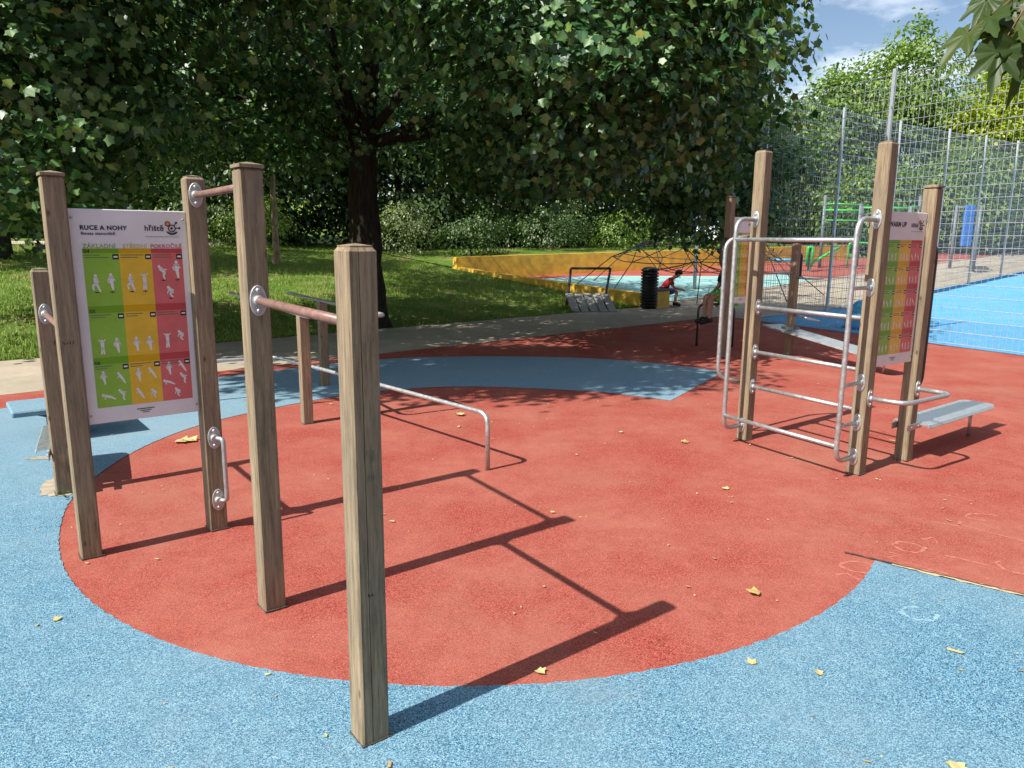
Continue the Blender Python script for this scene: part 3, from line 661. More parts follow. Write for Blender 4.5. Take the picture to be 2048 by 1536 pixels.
m = MB(); q = RE - r2 * 0.056; m.tube([q + V(0, 0, 0.62), q - r2 * 0.35 - r1 * 0.25 + V(0, 0, 0.62), q - r2 * 0.35 + r1 * 0.1 + V(0, 0, 0.55)], 0.0165, 10, bend=0.08); m.build('foot_bar', 'galvanised', F5)
m = MB(); m.tube([RF + r1 * 0.056 + V(0, 0, 1.25), RE - r1 * 0.056 + V(0, 0, 1.25)], 0.0165, 10); m.build('bar', 'galvanised', F5)
# rail the child sits on
SR = thing('seat_rail', 'bent steel rail the child in green shorts sits on, beside the farthest frame', 'rail', (3.05, 12.19, 0))
m = MB(); m.tube([(3.055, 12.19, -0.01), (3.055, 12.19, 0.70), (3.62, 12.10, 0.70), (3.62, 12.10, -0.01)], 0.019, 12, bend=0.13); m.build('tube', 'dark_steel', SR)
m = MB(); m.tube([(3.30, 11.80, 0.66), (3.30, 11.62, 0.62), (3.30, 11.62, 0.30), (3.30, 11.90, 0.26)], 0.017, 10, bend=0.10); m.tube([(3.30, 11.80, 0.66), (3.30, 12.14, 0.70)], 0.017, 10); m.tube([(3.30, 11.90, 0.26), (3.60, 12.10, 0.24)], 0.017, 10); m.build('loop', 'galvanised', SR)

# ------------------------------------------------------------------ mesh fences round the ball court
def fence(label, p0, dirv, stations, h, zf, spacing=0.05, wire=0.0028):
    d = Vector((*dirv, 0)).normalized(); nn = V(-d.y, d.x, 0)
    T = thing('mesh_fence', label, 'fence', (p0[0], p0[1], zf(*p0)), 'tall mesh fences round the ball court')
    P = lambda t, z: V(p0[0], p0[1], 0) + d * t + V(0, 0, z)
    base = lambda t: zf(p0[0] + d.x * t, p0[1] + d.y * t)
    for t in stations:
        m = MB(); q = P(t, 0); m.box((q.x - nn.x * 0.045, q.y - nn.y * 0.045, base(t) + h / 2 + 0.04), (0.06, 0.06, h + 0.08), math.atan2(d.y, d.x), bevel=0.005); m.build('fence_post', 'fence_steel', T)
    for a, b in zip(stations, stations[1:]):
        m = MB(); za, zb = base(a) + 0.05, base(b) + 0.05
        zl = lambda t: za + (zb - za) * (t - a) / (b - a)
        k = int((b - a) / spacing)
        for i in range(k + 1):
            t = a + (b - a) * i / k; q = P(t, 0); z0 = zl(t); hw = wire
            m.add([q + d * hw + V(0, 0, z0), q + nn * hw + V(0, 0, z0), q - d * hw + V(0, 0, z0), q - nn * hw + V(0, 0, z0)] + [q + d * hw + V(0, 0, z0 + h - 0.06), q + nn * hw + V(0, 0, z0 + h - 0.06), q - d * hw + V(0, 0, z0 + h - 0.06), q - nn * hw + V(0, 0, z0 + h - 0.06)],
                  [(0, 1, 5, 4), (1, 2, 6, 5), (2, 3, 7, 6), (3, 0, 4, 7)])
        kz = int(h / 0.2); hw = wire * 1.2
        for j in range(kz + 1):
            z = (h - 0.06) * j / kz
            for s in (-1, 1):
                A, B = P(a, zl(a) + z) + nn * s * (wire + hw), P(b, zl(b) + z) + nn * s * (wire + hw)
                m.add([A + nn * hw, A + V(0, 0, hw), A - nn * hw, A - V(0, 0, hw), B + nn * hw, B + V(0, 0, hw), B - nn * hw, B - V(0, 0, hw)], [(0, 1, 5, 4), (1, 2, 6, 5), (2, 3, 7, 6), (3, 0, 4, 7)])
        stuff(m.build('wire_mesh', 'fence_steel', T))
    return T
fence('tall mesh fence panel running close along the right side of the ball court', FC, FN_DIR[:2], [0.0, 3.02, 6.04, 9.06, 12.08], 4.62, z_floor, 0.10, 0.0034)
fence('tall mesh fence along the far side of the ball court, receding from the corner', un(uof(*FC) + 0.12, nfc + 0.02)[:2], UX[:2], [0.0, 3.5, 6.9, 10.6, 14.0, 17.5, 21.0], 4.85, z_floor, 0.10, 0.0040)

# ------------------------------------------------------------------ yellow retaining wall of the play pit
YW = thing('yellow_wall', 'low yellow painted retaining wall round the sunken play area', 'wall', (4.0, 19.4, 0))
def wall_strip(name, pts, th, parent, mat='yellow_paint'):
    """pts: (x,y,zbottom,ztop)"""
    m = MB(); L_ = []; n = len(pts)
    for i, p in enumerate(pts):
        a = Vector(pts[max(0, i - 1)][:2]); b = Vector(pts[min(n - 1, i + 1)][:2]); t = (b - a).normalized(); q = Vector((-t.y, t.x)) * th / 2
        L_.append([(p[0] + q.x, p[1] + q.y, p[2]), (p[0] - q.x, p[1] - q.y, p[2]), (p[0] - q.x, p[1] - q.y, p[3]), (p[0] + q.x, p[1] + q.y, p[3])])
    m.loft(L_, True); return m.build(name, mat, parent)
pw = [un(U_W, n) for n in lin(N_PATH1 - 0.1, n_far(U_W) + 0.14, 12)]
wall_strip('near_wing', [(p[0], p[1], -0.1, 0.34 + 0.45 * (i / 11) ** 1.1) for i, p in enumerate(pw)], 0.28, YW)
pf = [(u, un(u, n_far(u))) for u in lin(U_W - 0.1, 36, 20)]
wall_strip('far_wing', [(p[0], p[1], 0.0, z_walltop(u)) for u, p in pf], 0.3, YW)
m = MB(); m.box((*un(U_W + 0.02, N_PATH1 - 0.30)[:2], 0.2), (0.55, 0.36, 0.48), UA, bevel=0.015); pr_ = m.build('pier', 'yellow_paint', YW)
m = MB(); m.box((*un(U_W + 0.02, N_PATH1 - 0.30)[:2], 0.466), (0.62, 0.43, 0.05), UA, bevel=0.01); m.build('pier_cap', 'dark_steel', pr_)

# ------------------------------------------------------------------ ribbed bin and tipped bench
BN = thing('litter_bin', 'tall black ribbed litter bin at the end of the yellow wall', 'bin', (3.50, 19.10, 0))
m = MB(); m.tube([(3.50, 19.10, 0), (3.50, 19.10, 1.0)], 0.19, 20); bo = m.build('bin_body', 'black_plastic', BN)
m = MB()
for k in range(13): m.tube([(3.50, 19.10, 0.06 + 0.075 * k), (3.50, 19.10, 0.10 + 0.075 * k)], 0.225, 20)
m.build('rib', 'black_plastic', bo)
m = MB(); m.sphere((3.50, 19.10, 1.0), (0.2, 0.2, 0.07), 18, 6, 0.0); m.build('bin_lid', 'black_plastic', BN)
BE = thing('park_bench', 'dark framed bench with grey slats and an open backrest frame on the lawn edge', 'bench', (1.95, 18.3, 0))
bu, bn_ = rot2(R(8)); bc = V(1.93, 18.35, 0)
for k in range(5):
    m = MB(); c = bc + bu * (-0.46 + 0.23 * k); q = c; m.box((q.x, q.y, 0.20), (0.19, 0.95, 0.03), R(8) , R(24), bevel=0.005); m.build('slat', 'grey_wood', BE)
m = MB()
A = bc - bu * 0.52 + bn_ * 0.45; B = bc + bu * 0.46 + bn_ * 0.45
m.tube([A + V(0, 0, 0.05), A + V(0.06, 0, 0.55), A + V(0.10, 0.05, 1.02), B + V(0.14, 0.05, 1.02), B + V(0.06, 0, 0.55), B + V(0, 0, 0.05)], 0.032, 8, bend=0.03); m.build('backrest_frame', 'dark_steel', BE)
m = MB()
for s in (-1, 1):
    c = bc + bu * 0.5 * s; m.tube([c - bn_ * 0.42 + V(0, 0, -0.01), c + bn_ * 0.40 + V(0, 0, 0.36)], 0.022, 8)
    m.tube([c + bn_ * 0.40 + V(0, 0, 0.36), c + bn_ * 0.40 + V(0, 0, 0.0)], 0.022, 8)
m.build('bench_frame', 'dark_steel', BE)

# ------------------------------------------------------------------ rope climbing net
NC = V(5.75, 23.6, 0); NC.z = z_floor(NC.x, NC.y)
NE = thing('climbing_net', 'black rope climbing net hung from a steel pole in the play pit', 'climbing net', tuple(NC))
m = MB(); m.tube([NC - V(0, 0, 0.1), NC + V(0, 0, 2.25)], 0.055, 14); po = m.build('pole', 'galvanised', NE)
m = MB(); m.sphere(NC + V(0, 0, 2.27), 0.075, 10, 6); m.build('pole_top', 'galvanised', po)
m = MB(); nodes = {}; NSP = 9; rr = random.Random(4)
for ri, (rad, zz) in enumerate(((0.5, 2.0), (1.15, 1.75), (1.95, 1.45), (2.75, 1.0))):
    for k in range(NSP):
        a = 2 * math.pi * (k + 0.5 * (ri % 2)) / NSP; rd = rad * rr.uniform(0.88, 1.12)
        nodes[ri, k] = NC + V(rd * math.cos(a), rd * math.sin(a), zz + rr.uniform(-.14, .14))
def sag(a, b, s): mid = (a + b) / 2 + V(0, 0, -s); return [a * (1 - t) ** 2 + mid * 2 * t * (1 - t) + b * t * t for t in lin(0, 1, 5)]
for k in range(NSP):
    m.tube([NC + V(0, 0, 2.2), nodes[0, k]], 0.014, 5)
    for ri in range(4):
        m.tube(sag(nodes[ri, k], nodes[ri, (k + 1) % NSP], 0.10), 0.014, 5)
        if ri < 3:
            o_ = k if ri % 2 == 0 else (k + 1) % NSP
            m.tube(sag(nodes[ri, k], nodes[ri + 1, k], 0.05), 0.014, 5)
            m.tube(sag(nodes[ri, k], nodes[ri + 1, (k - 1) % NSP if ri % 2 == 0 else (k + 1) % NSP], 0.05), 0.014, 5)
    a = 2 * math.pi * (k + 0.5) / NSP
    e = NC + V(3.9 * math.cos(a), 3.2 * math.sin(a), 0); e.z = z_floor(e.x, e.y)
    m.tube([nodes[3, k], e], 0.015, 5)
    low = NC + V(1.2 * math.cos(a), 1.2 * math.sin(a), 0.55 + rr.uniform(-.1, .1)); nodes['l', k] = low
    m.tube(sag(nodes[2, k], low, 0.05), 0.013, 5); m.tube(sag(low, NC + V(0, 0, 0.9), 0.08), 0.013, 5)
for k in range(NSP): m.tube(sag(nodes['l', k], nodes['l', (k + 1) % NSP], 0.06), 0.013, 5)
m.build('rope_web', 'rope', NE)

# ------------------------------------------------------------------ info board beyond the wall
ux, uy = 8.62, 33.5; uz = 1.45
IB = thing('info_board', 'pale lilac info board with a blue strip on posts behind the net', 'sign', (ux, uy, uz))
m = MB(); m.box((ux, uy, uz + 0.75), (1.0, 0.03, 0.82), R(-8), bevel=0.006); m.build('board', 'sign_white', IB)
m = MB(); m.box((ux - 0.62, uy + 0.09, uz + 0.85), (0.26, 0.035, 0.95), R(-8), bevel=0.006); m.build('blue_strip', 'blue_paint', IB)
for s in (-0.42, 0.42):
    m = MB(); m.tube([(ux + s, uy + 0.06 - 0.14 * s, uz - 0.4), (ux + s, uy + 0.06 - 0.14 * s, uz + 1.15)], 0.03, 8); m.build('post', 'galvanised', IB)

# ------------------------------------------------------------------ green and grey outdoor gym beyond the court
def zf_(x, y): return z_floor(x, y)
GY = thing('outdoor_gym', 'grey and bright green calisthenics rig standing on the red floor behind the fence', 'gym rig', (14.0, 31.0, zf_(14, 31)))
gposts = [(12.75, 31.2, 2.95), (14.05, 30.8, 2.65), (14.6, 31.9, 2.5), (16.5, 31.6, 2.55), (17.6, 33.0, 2.95)]
for x, y, h in gposts:
    z = zf_(x, y); m = MB(); m.tube([(x, y, z - 0.1), (x, y, z + h)], 0.065, 12); p = m.build('post', 'grey_paint', GY)
def gbar(a, b, z, r=0.028, mat='green_paint'):
    m = MB(); m.tube([(a[0], a[1], zf_(a[0], a[1]) + z), (b[0], b[1], zf_(b[0], b[1]) + z)], r, 8); m.build('bar', mat, GY)
G = gposts
for a, b, z in ((0, 1, 2.85), (0, 1, 1.95), (1, 2, 2.2), (2, 3, 2.45), (3, 4, 2.5), (2, 3, 2.0), (1, 2, 1.3), (0, 1, 2.35)): gbar(G[a], G[b], z if z < G[b][2] and z < G[a][2] else min(G[a][2], G[b][2]) - 0.06, 0.045 if z > 2.3 else 0.028)
m = MB(); m.tube([(13.5, 30.3, zf_(13.5, 30.3) + 0.1), (13.5, 30.3, zf_(13.5, 30.3) + 1.1), (14.3, 30.3, zf_(13.5, 30.3) + 1.1), (14.3, 30.3, zf_(13.5, 30.3) + 0.1)], 0.035, 8, bend=0.15); m.build('hoop', 'green_paint', GY)
for x in (14.8, 15.0):
    m = MB(); m.box((x, 30.6, zf_(x, 30.6) + 1.25), (0.30, 0.18, 1.1), 0.2, bevel=0.03); m.build('pad', 'blue_paint', GY)
SB = thing('sit_up_board', 'green edged inclined sit-up board on a short grey post behind the fence', 'sit-up board', (11.6, 29.6, zf_(11.6, 29.6)))
z = zf_(11.6, 29.6)
m = MB(); m.box((11.7, 29.6, z + 0.5), (0.12, 0.12, 1.1), 0.1, bevel=0.01); m.build('post', 'grey_paint', SB)
m = MB(); m.tube([(11.55, 29.5, z + 0.2), (11.55, 29.5, z + 0.95), (11.75, 29.5, z + 0.95), (11.75, 29.5, z + 0.2)], 0.05, 8, bend=0.05); m.build('handle', 'green_paint', SB)
m = MB(); m.tube([(11.7, 29.55, z + 0.30), (13.1, 30.2, z + 0.98)], 0.055, 8); m.build('board', 'green_paint', SB)
m = MB(); m.tube([(11.7, 29.6, z + 0.45), (10.2, 29.8, z + 0.45)], 0.05, 8); m.build('side_bar', 'light_blue', SB)
PT = thing('punch_post', 'tall blue padded training post on twin grey columns behind the fence', 'training post', (18.9, 31.5, zf_(18.9, 31.5)))
z = zf_(18.9, 31.5)
for x in (18.35, 19.35):
    m = MB(); m.tube([(x, 31.5, z - 0.1), (x, 31.5, z + 2.6)], 0.06, 10); m.build('post', 'grey_paint', PT)
m = MB(); m.box((18.9, 31.5, z + 1.75), (0.42, 0.2, 1.7), 0.1, bevel=0.04); m.build('pad', 'blue_paint', PT)
m = MB(); m.tube([(18.35, 31.5, z + 2.5), (19.35, 31.5, z + 2.5)], 0.04, 8); m.build('bar', 'grey_paint', PT)
# blue dome on the court
DM = thing('rubber_dome', 'blue rubber half-ball standing on the court just behind the near fence', 'dome', (7.12, 15.0, 0))
m = MB(); m.sphere((7.12, 15.0, 0.01), (0.36, 0.36, 0.60), 20, 9, 0.0); m.build('dome', 'light_blue', DM)
m = MB(); m.tube([(7.12, 15.0, 0.0), (7.12, 15.0, 0.05)], 0.40, 20); m.build('dome_base', 'blue_paint', DM)

# ------------------------------------------------------------------ children
def skin_body(name, verts, edges, radii, mat, parent, sub=2, root=0):
    me = bpy.data.meshes.new(name); me.from_pydata([tuple(v) for v in verts], edges, []); ob = bpy.data.objects.new(name, me); COL.objects.link(ob)
    sk = ob.modifiers.new('s', 'SKIN'); sb = ob.modifiers.new('u', 'SUBSURF'); sb.levels = sub; sb.render_levels = sub
    for i, r in enumerate(radii):
        q = me.skin_vertices[0].data[i]; q.radius = (r, r) if not isinstance(r, tuple) else r; q.use_root = (i == root)
    bpy.context.view_layer.update()
    m2 = bpy.data.meshes.new_from_object(ob.evaluated_get(bpy.context.evaluated_depsgraph_get())); bpy.data.objects.remove(ob)
    m2.materials.clear(); m2.materials.append(MATS[mat]); m2.polygons.foreach_set('use_smooth', [True] * len(m2.polygons))
    return link(name, m2, parent)
def person(label, base, face, sc, hip, J, shirt, shorts, holds=None):
    """J: joint dict in body space (x right of body, y forward, z up), face = heading"""
    T = thing('person', label, 'person', base); f = Vector((math.cos(face), math.sin(face), 0)); r = V(f.y, -f.x, 0)
    W = lambda p: V(*base) + (r * p[0] + f * p[1] + V(0, 0, p[2])) * sc
    names = list(J); vs = [W(J[k]) for k in names]; ix = {k: i for i, k in enumerate(names)}
    E_ = [('pelvis', 'waist'), ('waist', 'chest'), ('chest', 'neck'), ('neck', 'head0'), ('head0', 'head1'), ('pelvis', 'hl'), ('hl', 'kl'), ('kl', 'al'), ('al', 'tl'), ('pelvis', 'hr'), ('hr', 'kr'), ('kr', 'ar'), ('ar', 'tr'), ('chest', 'sl'), ('sl', 'el'), ('el', 'wl'), ('wl', 'fl'), ('chest', 'sr'), ('sr', 'er'), ('er', 'wr'), ('wr', 'fr')]
    rad = dict(pelvis=.115, waist=.10, chest=.12, neck=.048, head0=.075, head1=.085, hl=.085, kl=.055, al=.036, tl=.03, hr=.085, kr=.055, ar=.036, tr=.03, sl=.055, el=.036, wl=.027, fl=.030, sr=.055, er=.036, wr=.027, fr=.030)
    b = skin_body('body', vs, [(ix[a], ix[c]) for a, c in E_], [rad[k] * sc for k in names], 'skin', T, 2, ix['pelvis'])
    sn = ['pelvis', 'waist', 'chest', 'neckb', 'sl', 'sr', 'elh', 'erh']; JJ = dict(J)
    JJ['neckb'] = tuple(Vector(J['chest']).lerp(Vector(J['neck']), 0.45)); JJ['elh'] = tuple(Vector(J['sl']).lerp(Vector(J['el']), 0.7)); JJ['erh'] = tuple(Vector(J['sr']).lerp(Vector(J['er']), 0.7))
    sr_ = dict(pelvis=.125, waist=.125, chest=.14, neckb=.07, sl=.075, sr=.075, elh=.062, erh=.062); k2 = {k: i for i, k in enumerate(sn)}
    skin_body('shirt', [W(JJ[k]) for k in sn], [(k2[a], k2[c]) for a, c in (('pelvis', 'waist'), ('waist', 'chest'), ('chest', 'neckb'), ('chest', 'sl'), ('chest', 'sr'), ('sl', 'elh'), ('sr', 'erh'))], [sr_[k] * sc for k in sn], shirt, T)
    sn = ['pelvis', 'hl', 'hr', 'kl2', 'kr2']; JJ['kl2'] = tuple(Vector(J['hl']).lerp(Vector(J['kl']), 0.85)); JJ['kr2'] = tuple(Vector(J['hr']).lerp(Vector(J['kr']), 0.85)); k2 = {k: i for i, k in enumerate(sn)}
    skin_body('shorts', [W(JJ[k]) for k in sn], [(k2[a], k2[c]) for a, c in (('pelvis', 'hl'), ('pelvis', 'hr'), ('hl', 'kl2'), ('hr', 'kr2'))], [x * sc for x in (.14, .11, .11, .088, .088)], shorts, T)
    for s in 'lr':
        a, t = W(J['a' + s]), W(J['t' + s]); m = MB(); c = a.lerp(t, 0.5) - V(0, 0, 0.02 * sc); dv = (t - a); 
        m.tube([a - dv * 0.35 - V(0, 0, 0.025 * sc), a + dv * 0.3 - V(0, 0, 0.01 * sc), t + dv * 0.2 - V(0, 0, 0.02 * sc)], [.048 * sc, .05 * sc, .036 * sc], 10); m.build('shoe', 'shoe', T)
        fw, fd = W(J['w' + s]), W(J['f' + s]); dirf = (fd - fw).normalized(); side = dirf.orthogonal().normalized(); m = MB()
        for i, (o_, ln) in enumerate(((-.024, .055), (-.008, .065), (.008, .062), (.024, .05))):
            q = fd + side * o_ * sc; m.tube([q - dirf * 0.02 * sc, q + dirf * ln * 0.55 * sc, q + dirf * ln * sc - V(0, 0, 0.012 * sc)], .009 * sc, 6)
        m.tube([fw + side * 0.03 * sc, fw + side * 0.05 * sc + dirf * 0.045 * sc], .010 * sc, 6); m.build('fingers', 'skin', T)
    h0, h1 = W(J['head0']), W(J['head1']); ax = (h1 - h0).normalized(); fwd = (f - ax * f.dot(ax)).normalized(); sd2 = ax.cross(fwd); c = h0.lerp(h1, 0.6)
    m = MB(); m.sphere((0, 0, 0), 1, 14, 9)
    m.v = [tuple(c + fwd * (-0.022 * sc) + ax * 0.018 * sc + (sd2 * p[0] * .098 + fwd * p[1] * .108 + ax * p[2] * .118) * sc) if (p[1] < 0.25 or p[2] > 0.45) else tuple(c + (sd2 * p[0] * .05 + fwd * p[1] * .04 + ax * p[2] * .05) * sc) for p in m.v]
    m.build('hair', 'hair', T)
    for s in (-1, 1): m = MB(); q = c + fwd * 0.088 * sc + sd2 * s * 0.034 * sc - ax * 0.01 * sc; m.sphere(q, 0.010 * sc, 8, 6); m.build('eye', 'ink', T)
    m = MB(); q = c + fwd * 0.10 * sc - ax * 0.035 * sc; m.sphere(q, (0.014 * sc, 0.014 * sc, 0.018 * sc), 8, 6); m.build('nose', 'skin', T)
    for s in (-1, 1): m = MB(); m.sphere(c + sd2 * s * 0.092 * sc - ax * 0.02 * sc, (0.014 * sc, 0.014 * sc, 0.03 * sc), 8, 6); m.build('ear', 'skin', T)
    return T
SIT = dict(pelvis=(0, 0, .10), waist=(0, .02, .26), chest=(0, .06, .44), neck=(0, .10, .58), head0=(0, .13, .64), head1=(0, .17, .78), hl=(-.085, .02, .09), kl=(-.10, .40, .10), al=(-.10, .42, -.28), tl=(-.10, .56, -.32), hr=(.085, .02, .09), kr=(.10, .40, .10), ar=(.10, .40, -.28), tr=(.10, .54, -.32),
           sl=(-.15, .06, .48), el=(-.20, .10, .26), wl=(-.17, .26, .14), fl=(-.15, .33, .12), sr=(.15, .06, .48), er=(.20, .10, .26), wr=(.17, .26, .14), fr=(.15, .33, .12))
# the child on the rail: seat at 0.72 m, legs hanging
person('child in bright green shorts sitting on the steel rail, half hidden by posts', (3.52, 12.11, 0.735), R(195), 0.92, 0.73, SIT, 'shirt_dark', 'shorts_green')
CRO = dict(SIT); CRO.update(waist=(0, .05, .24), chest=(0, .18, .40), neck=(0, .30, .50), head0=(0, .36, .53), head1=(0, .47, .62), sl=(-.15, .20, .42), sr=(.15, .20, .42), el=(-.17, .30, .20), er=(.17, .30, .20), wl=(-.10, .50, .16), wr=(.10, .50, .16), fl=(-.08, .57, .14), fr=(.08, .57, .14), al=(-.10, .36, -.24), ar=(.10, .34, -.24), tl=(-.10, .50, -.27), tr=(.10, .48, -.27))
person('child in a red shirt and blue shorts crouching behind the black bin', (3.98, 19.75, 0.32), R(-8), 0.92, 0.3, CRO, 'shirt_red', 'shorts_blue')

# ------------------------------------------------------------------ vegetation
HALF = [(0, 0), (0.41, 0.05), (0.37, 0.27), (0.58, 0.56), (0.31, 0.66), (0, 1.0)]
def maple_base():
    vs = [(0, 0, 0.0), (0, 1.0, -0.12)]; r = []; l = []
    for x, y in HALF[1:-1]:
        z = 0.10 * x - 0.12 * y * y - 0.22 * x * x
        vs.append((x, y, z)); r.append(len(vs) - 1); vs.append((-x, y, z)); l.append(len(vs) - 1)
    return np.array(vs), [[0] + r + [1], [1] + l[::-1] + [0]]
def oval_base():
    return np.array([(0, 0, 0), (0.30, 0.42, 0.05), (0.0, 1.0, -0.1), (-0.30, 0.42, 0.05)], float), [[0, 1, 2], [0, 2, 3]]
MAPLE, OVAL = maple_base(), oval_base()
def norm(a): return a / np.maximum(np.linalg.norm(a, axis=-1, keepdims=True), 1e-9)
def leaf_frames(pos, out, rng, droop=0.7, up=0.65, rnd=0.30, outw=0.6, clump=50):
    n = len(pos); oh = out.copy()
    cj = np.repeat(rng.normal(0, 0.42, (n // clump + 1, 3)), clump, 0)[:n]
    nr = norm(oh * outw + np.array([0, 0, up]) + cj + rng.normal(0, rnd, (n, 3)))
    tip = norm(oh * 0.7 + np.array([0, 0, -droop]) + rng.normal(0, 0.45, (n, 3)))
    tip = norm(tip - nr * (tip * nr).sum(1, keepdims=True)); sx = np.cross(tip, nr)
    return sx, tip, nr
def leaves_object(name, pos, out, size, base, mat, parent, rng, **kw):
    bv, polys = base; n = len(pos); sx, tip, nr = leaf_frames(pos, out, rng, **kw)
    s = size[:, None, None] if isinstance(size, np.ndarray) else size
    cv = rng.uniform(-0.6, 3.2, (n, 1, 1)); wv = rng.uniform(0.75, 1.1, (n, 1, 1))
    P = (sx[:, None, :] * bv[None, :, 0:1] * wv + tip[:, None, :] * bv[None, :, 1:2] + nr[:, None, :] * bv[None, :, 2:3] * cv) * s + pos[:, None, :]
    k = len(bv); me = bpy.data.meshes.new(name)
    me.vertices.add(n * k); me.vertices.foreach_set('co', P.reshape(-1).astype(np.float32))
    lp = np.concatenate([np.array(p) for p in polys]); cnt = np.array([len(p) for p in polys]); L_ = len(lp)
    idx = (lp[None, :] + (np.arange(n) * k)[:, None]).reshape(-1)
    me.loops.add(len(idx)); me.loops.foreach_set('vertex_index', idx.astype(np.int32))
    st = np.concatenate([[0], np.cumsum(cnt)[:-1]])
    me.polygons.add(n * len(polys)); me.polygons.foreach_set('loop_start', (st[None, :] + (np.arange(n) * L_)[:, None]).reshape(-1).astype(np.int32))
    me.update(calc_edges=True); me.validate(); me.materials.append(MATS[mat])
    o = link(name, me, parent); stuff(o); return o
def clusters(lobes, rng, per_m3=None):
    """lobes: (cx,cy,cz,rx,ry,rz,n,shell) -> cluster centres and outward directions"""
    C, O = [], []
    for cx, cy, cz, rx, ry, rz, n, shell in lobes:
        d = norm(rng.normal(0, 1, (n, 3))); r = (1 - shell * rng.random(n)) [:, None] ** 0.6
        C.append(np.array([cx, cy, cz]) + d * r * np.array([rx, ry, rz])); O.append(norm(d * np.array([1, 1, 0.6])))
    return np.concatenate(C), np.concatenate(O)
def spray(C, O, k, rad, rng, flat=0.55):
    n = len(C); off = rng.normal(0, 1, (n, k, 3)) * np.array([rad, rad, rad * flat]); off[:, :, 2] -= 0.25 * np.linalg.norm(off[:, :, :2], axis=2)
    return (C[:, None, :] + off).reshape(-1, 3), np.repeat(O, k, 0)
def to_px(P):
    M = np.array(cam.rotation_euler.to_matrix()); v = (P - np.array([0, 0, CAM_H])) @ M
    return 1024 + 1480 * v[:, 0] / -v[:, 2], 768 - 1480 * v[:, 1] / -v[:, 2], -v[:, 2]

def limb_tubes(parent, limbs, mat='bark', name='limb'):
    for pts, r0, r1 in limbs:
        m = MB(); m.tube(pts, [r0, r1], 8, bend=0.5, steps=4); m.build(name, mat, parent)
def trunk_mesh(base, top, r0, r1, parent, mat='bark', flare=1.5, n=20, name='trunk', seed=1):
    rr = random.Random(seed); m = MB(); rings = []; K = 14; b, t = Vector(base), Vector(top)
    for i in range(K + 1):
        q = i / K; c = b.lerp(t, q) + V(rr.uniform(-1, 1), rr.uniform(-1, 1), 0) * 0.02; r = r0 + (r1 - r0) * q; r *= 1 + (flare - 1) * math.exp(-q * 9)
        rings.append([c + V(math.cos(2 * math.pi * k / n), math.sin(2 * math.pi * k / n), 0) * r * (1 + 0.07 * math.sin(k * 2.1 + seed) + 0.035 * math.sin(k * 5 + i * 0.4) + rr.uniform(-.03, .03)) for k in range(n)])
    m.loft(rings, True, True); return m.build(name, mat, parent)

rng = np.random.default_rng(11)
# --- the big maple over the path
TB = (-2.85, 14.55); tz = z_lawn(*TB)
MP = thing('maple_tree', 'big dark maple with a thick dark trunk beside the path, its crown filling the top', 'tree', (TB[0], TB[1], tz))
trunk_mesh((TB[0], TB[1], tz - 0.1), (TB[0] - 0.02, TB[1] - 0.05, 3.6), 0.315, 0.25, MP, flare=1.6, n=28)
limb_tubes(MP, [([(-2.9, 14.4, 3.6), (-3.4, 12.6, 6.6), (-4.0, 9.5, 7.2), (-4.8, 6.0, 6.6)], .10, .02), ([(-2.85, 14.5, 3.3), (-3.4, 14.3, 4.6), (-5.0, 13.6, 5.8), (-7.0, 12.4, 5.6)], .10, .02), ([(-2.85, 14.5, 3.4), (-2.6, 14.4, 5.0), (-2.9, 14.6, 9.0)], .20, .08),
                ([(-2.8, 14.5, 3.5), (-1.6, 13.5, 4.6), (0.2, 12.2, 5.0), (1.4, 11.4, 4.6)], .09, .02), ([(-2.8, 14.5, 3.4), (-0.6, 15.0, 4.4), (2.4, 14.2, 5.0), (4.4, 13.6, 5.0)], .09, .02),
                ([(-2.85, 14.5, 3.2), (-4.2, 15.0, 4.1), (-7.2, 13.4, 4.6), (-8.6, 12.6, 4.2)], .09, .02),
                ([(-2.7, 14.6, 3.5), (0.8, 16.8, 4.4), (4.4, 17.0, 3.9)], .12, .03)])
LB = [(-6.8, 10.2, 4.4, 3.3, 1.9, 2.3, 440, .8), (-8.3, 12.6, 3.2, 2.6, 1.8, 1.6, 150, .8), (-3.0, 10.8, 6.0, 2.6, 1.7, 1.5, 170, .75), (0.9, 10.5, 4.9, 2.6, 1.8, 2.4, 300, .7), (2.95, 13.0, 5.5, 1.65, 2.2, 2.8, 250, .7),
      (4.3, 17.0, 3.3, 2.1, 1.8, 1.6, 190, .8), (-2.9, 15.6, 7.6, 6.2, 5.2, 4.0, 560, .6), (-4.9, 5.7, 6.5, 3.3, 1.15, 0.7, 280, 1.0), (-4.4, 7.2, 6.7, 3.0, 0.95, 0.6, 210, 1.0), (-4.8, 19.3, 8.0, 4.2, 3.5, 2.6, 260, .8), (-5.0, 14.2, 4.3, 2.6, 2.0, 1.5, 150, .8), (0.6, 15.0, 4.0, 3.0, 2.2, 1.6, 180, .8)]
C, O = clusters(LB, rng); keep = np.ones(len(C), bool)
px, py, dz = to_px(C); keep &= ~((px > 600) & (px < 850) & (py > 300) & (dz < 14.0)); C, O = C[keep], O[keep]
tw = MB(); px, py, dz = to_px(C); tg = np.array([-2.85, 14.3, 4.6])
for i in np.where((px > -50) & (px < 1750) & (py > -60) & (py < 520))[0][::2]:
    a = Vector(C[i]); b = a + (Vector(tg) - a).normalized() * rng.uniform(0.5, 1.1) + V(*rng.normal(0, 0.12, 3)); tw.tube([a, a.lerp(b, 0.5) + V(*rng.normal(0, 0.06, 3)), b], [0.004, 0.011], 4, caps=False)
stuff(tw.build('twigs', 'bark', MP))
pos, out = spray(C, O, 50, 0.30, rng)
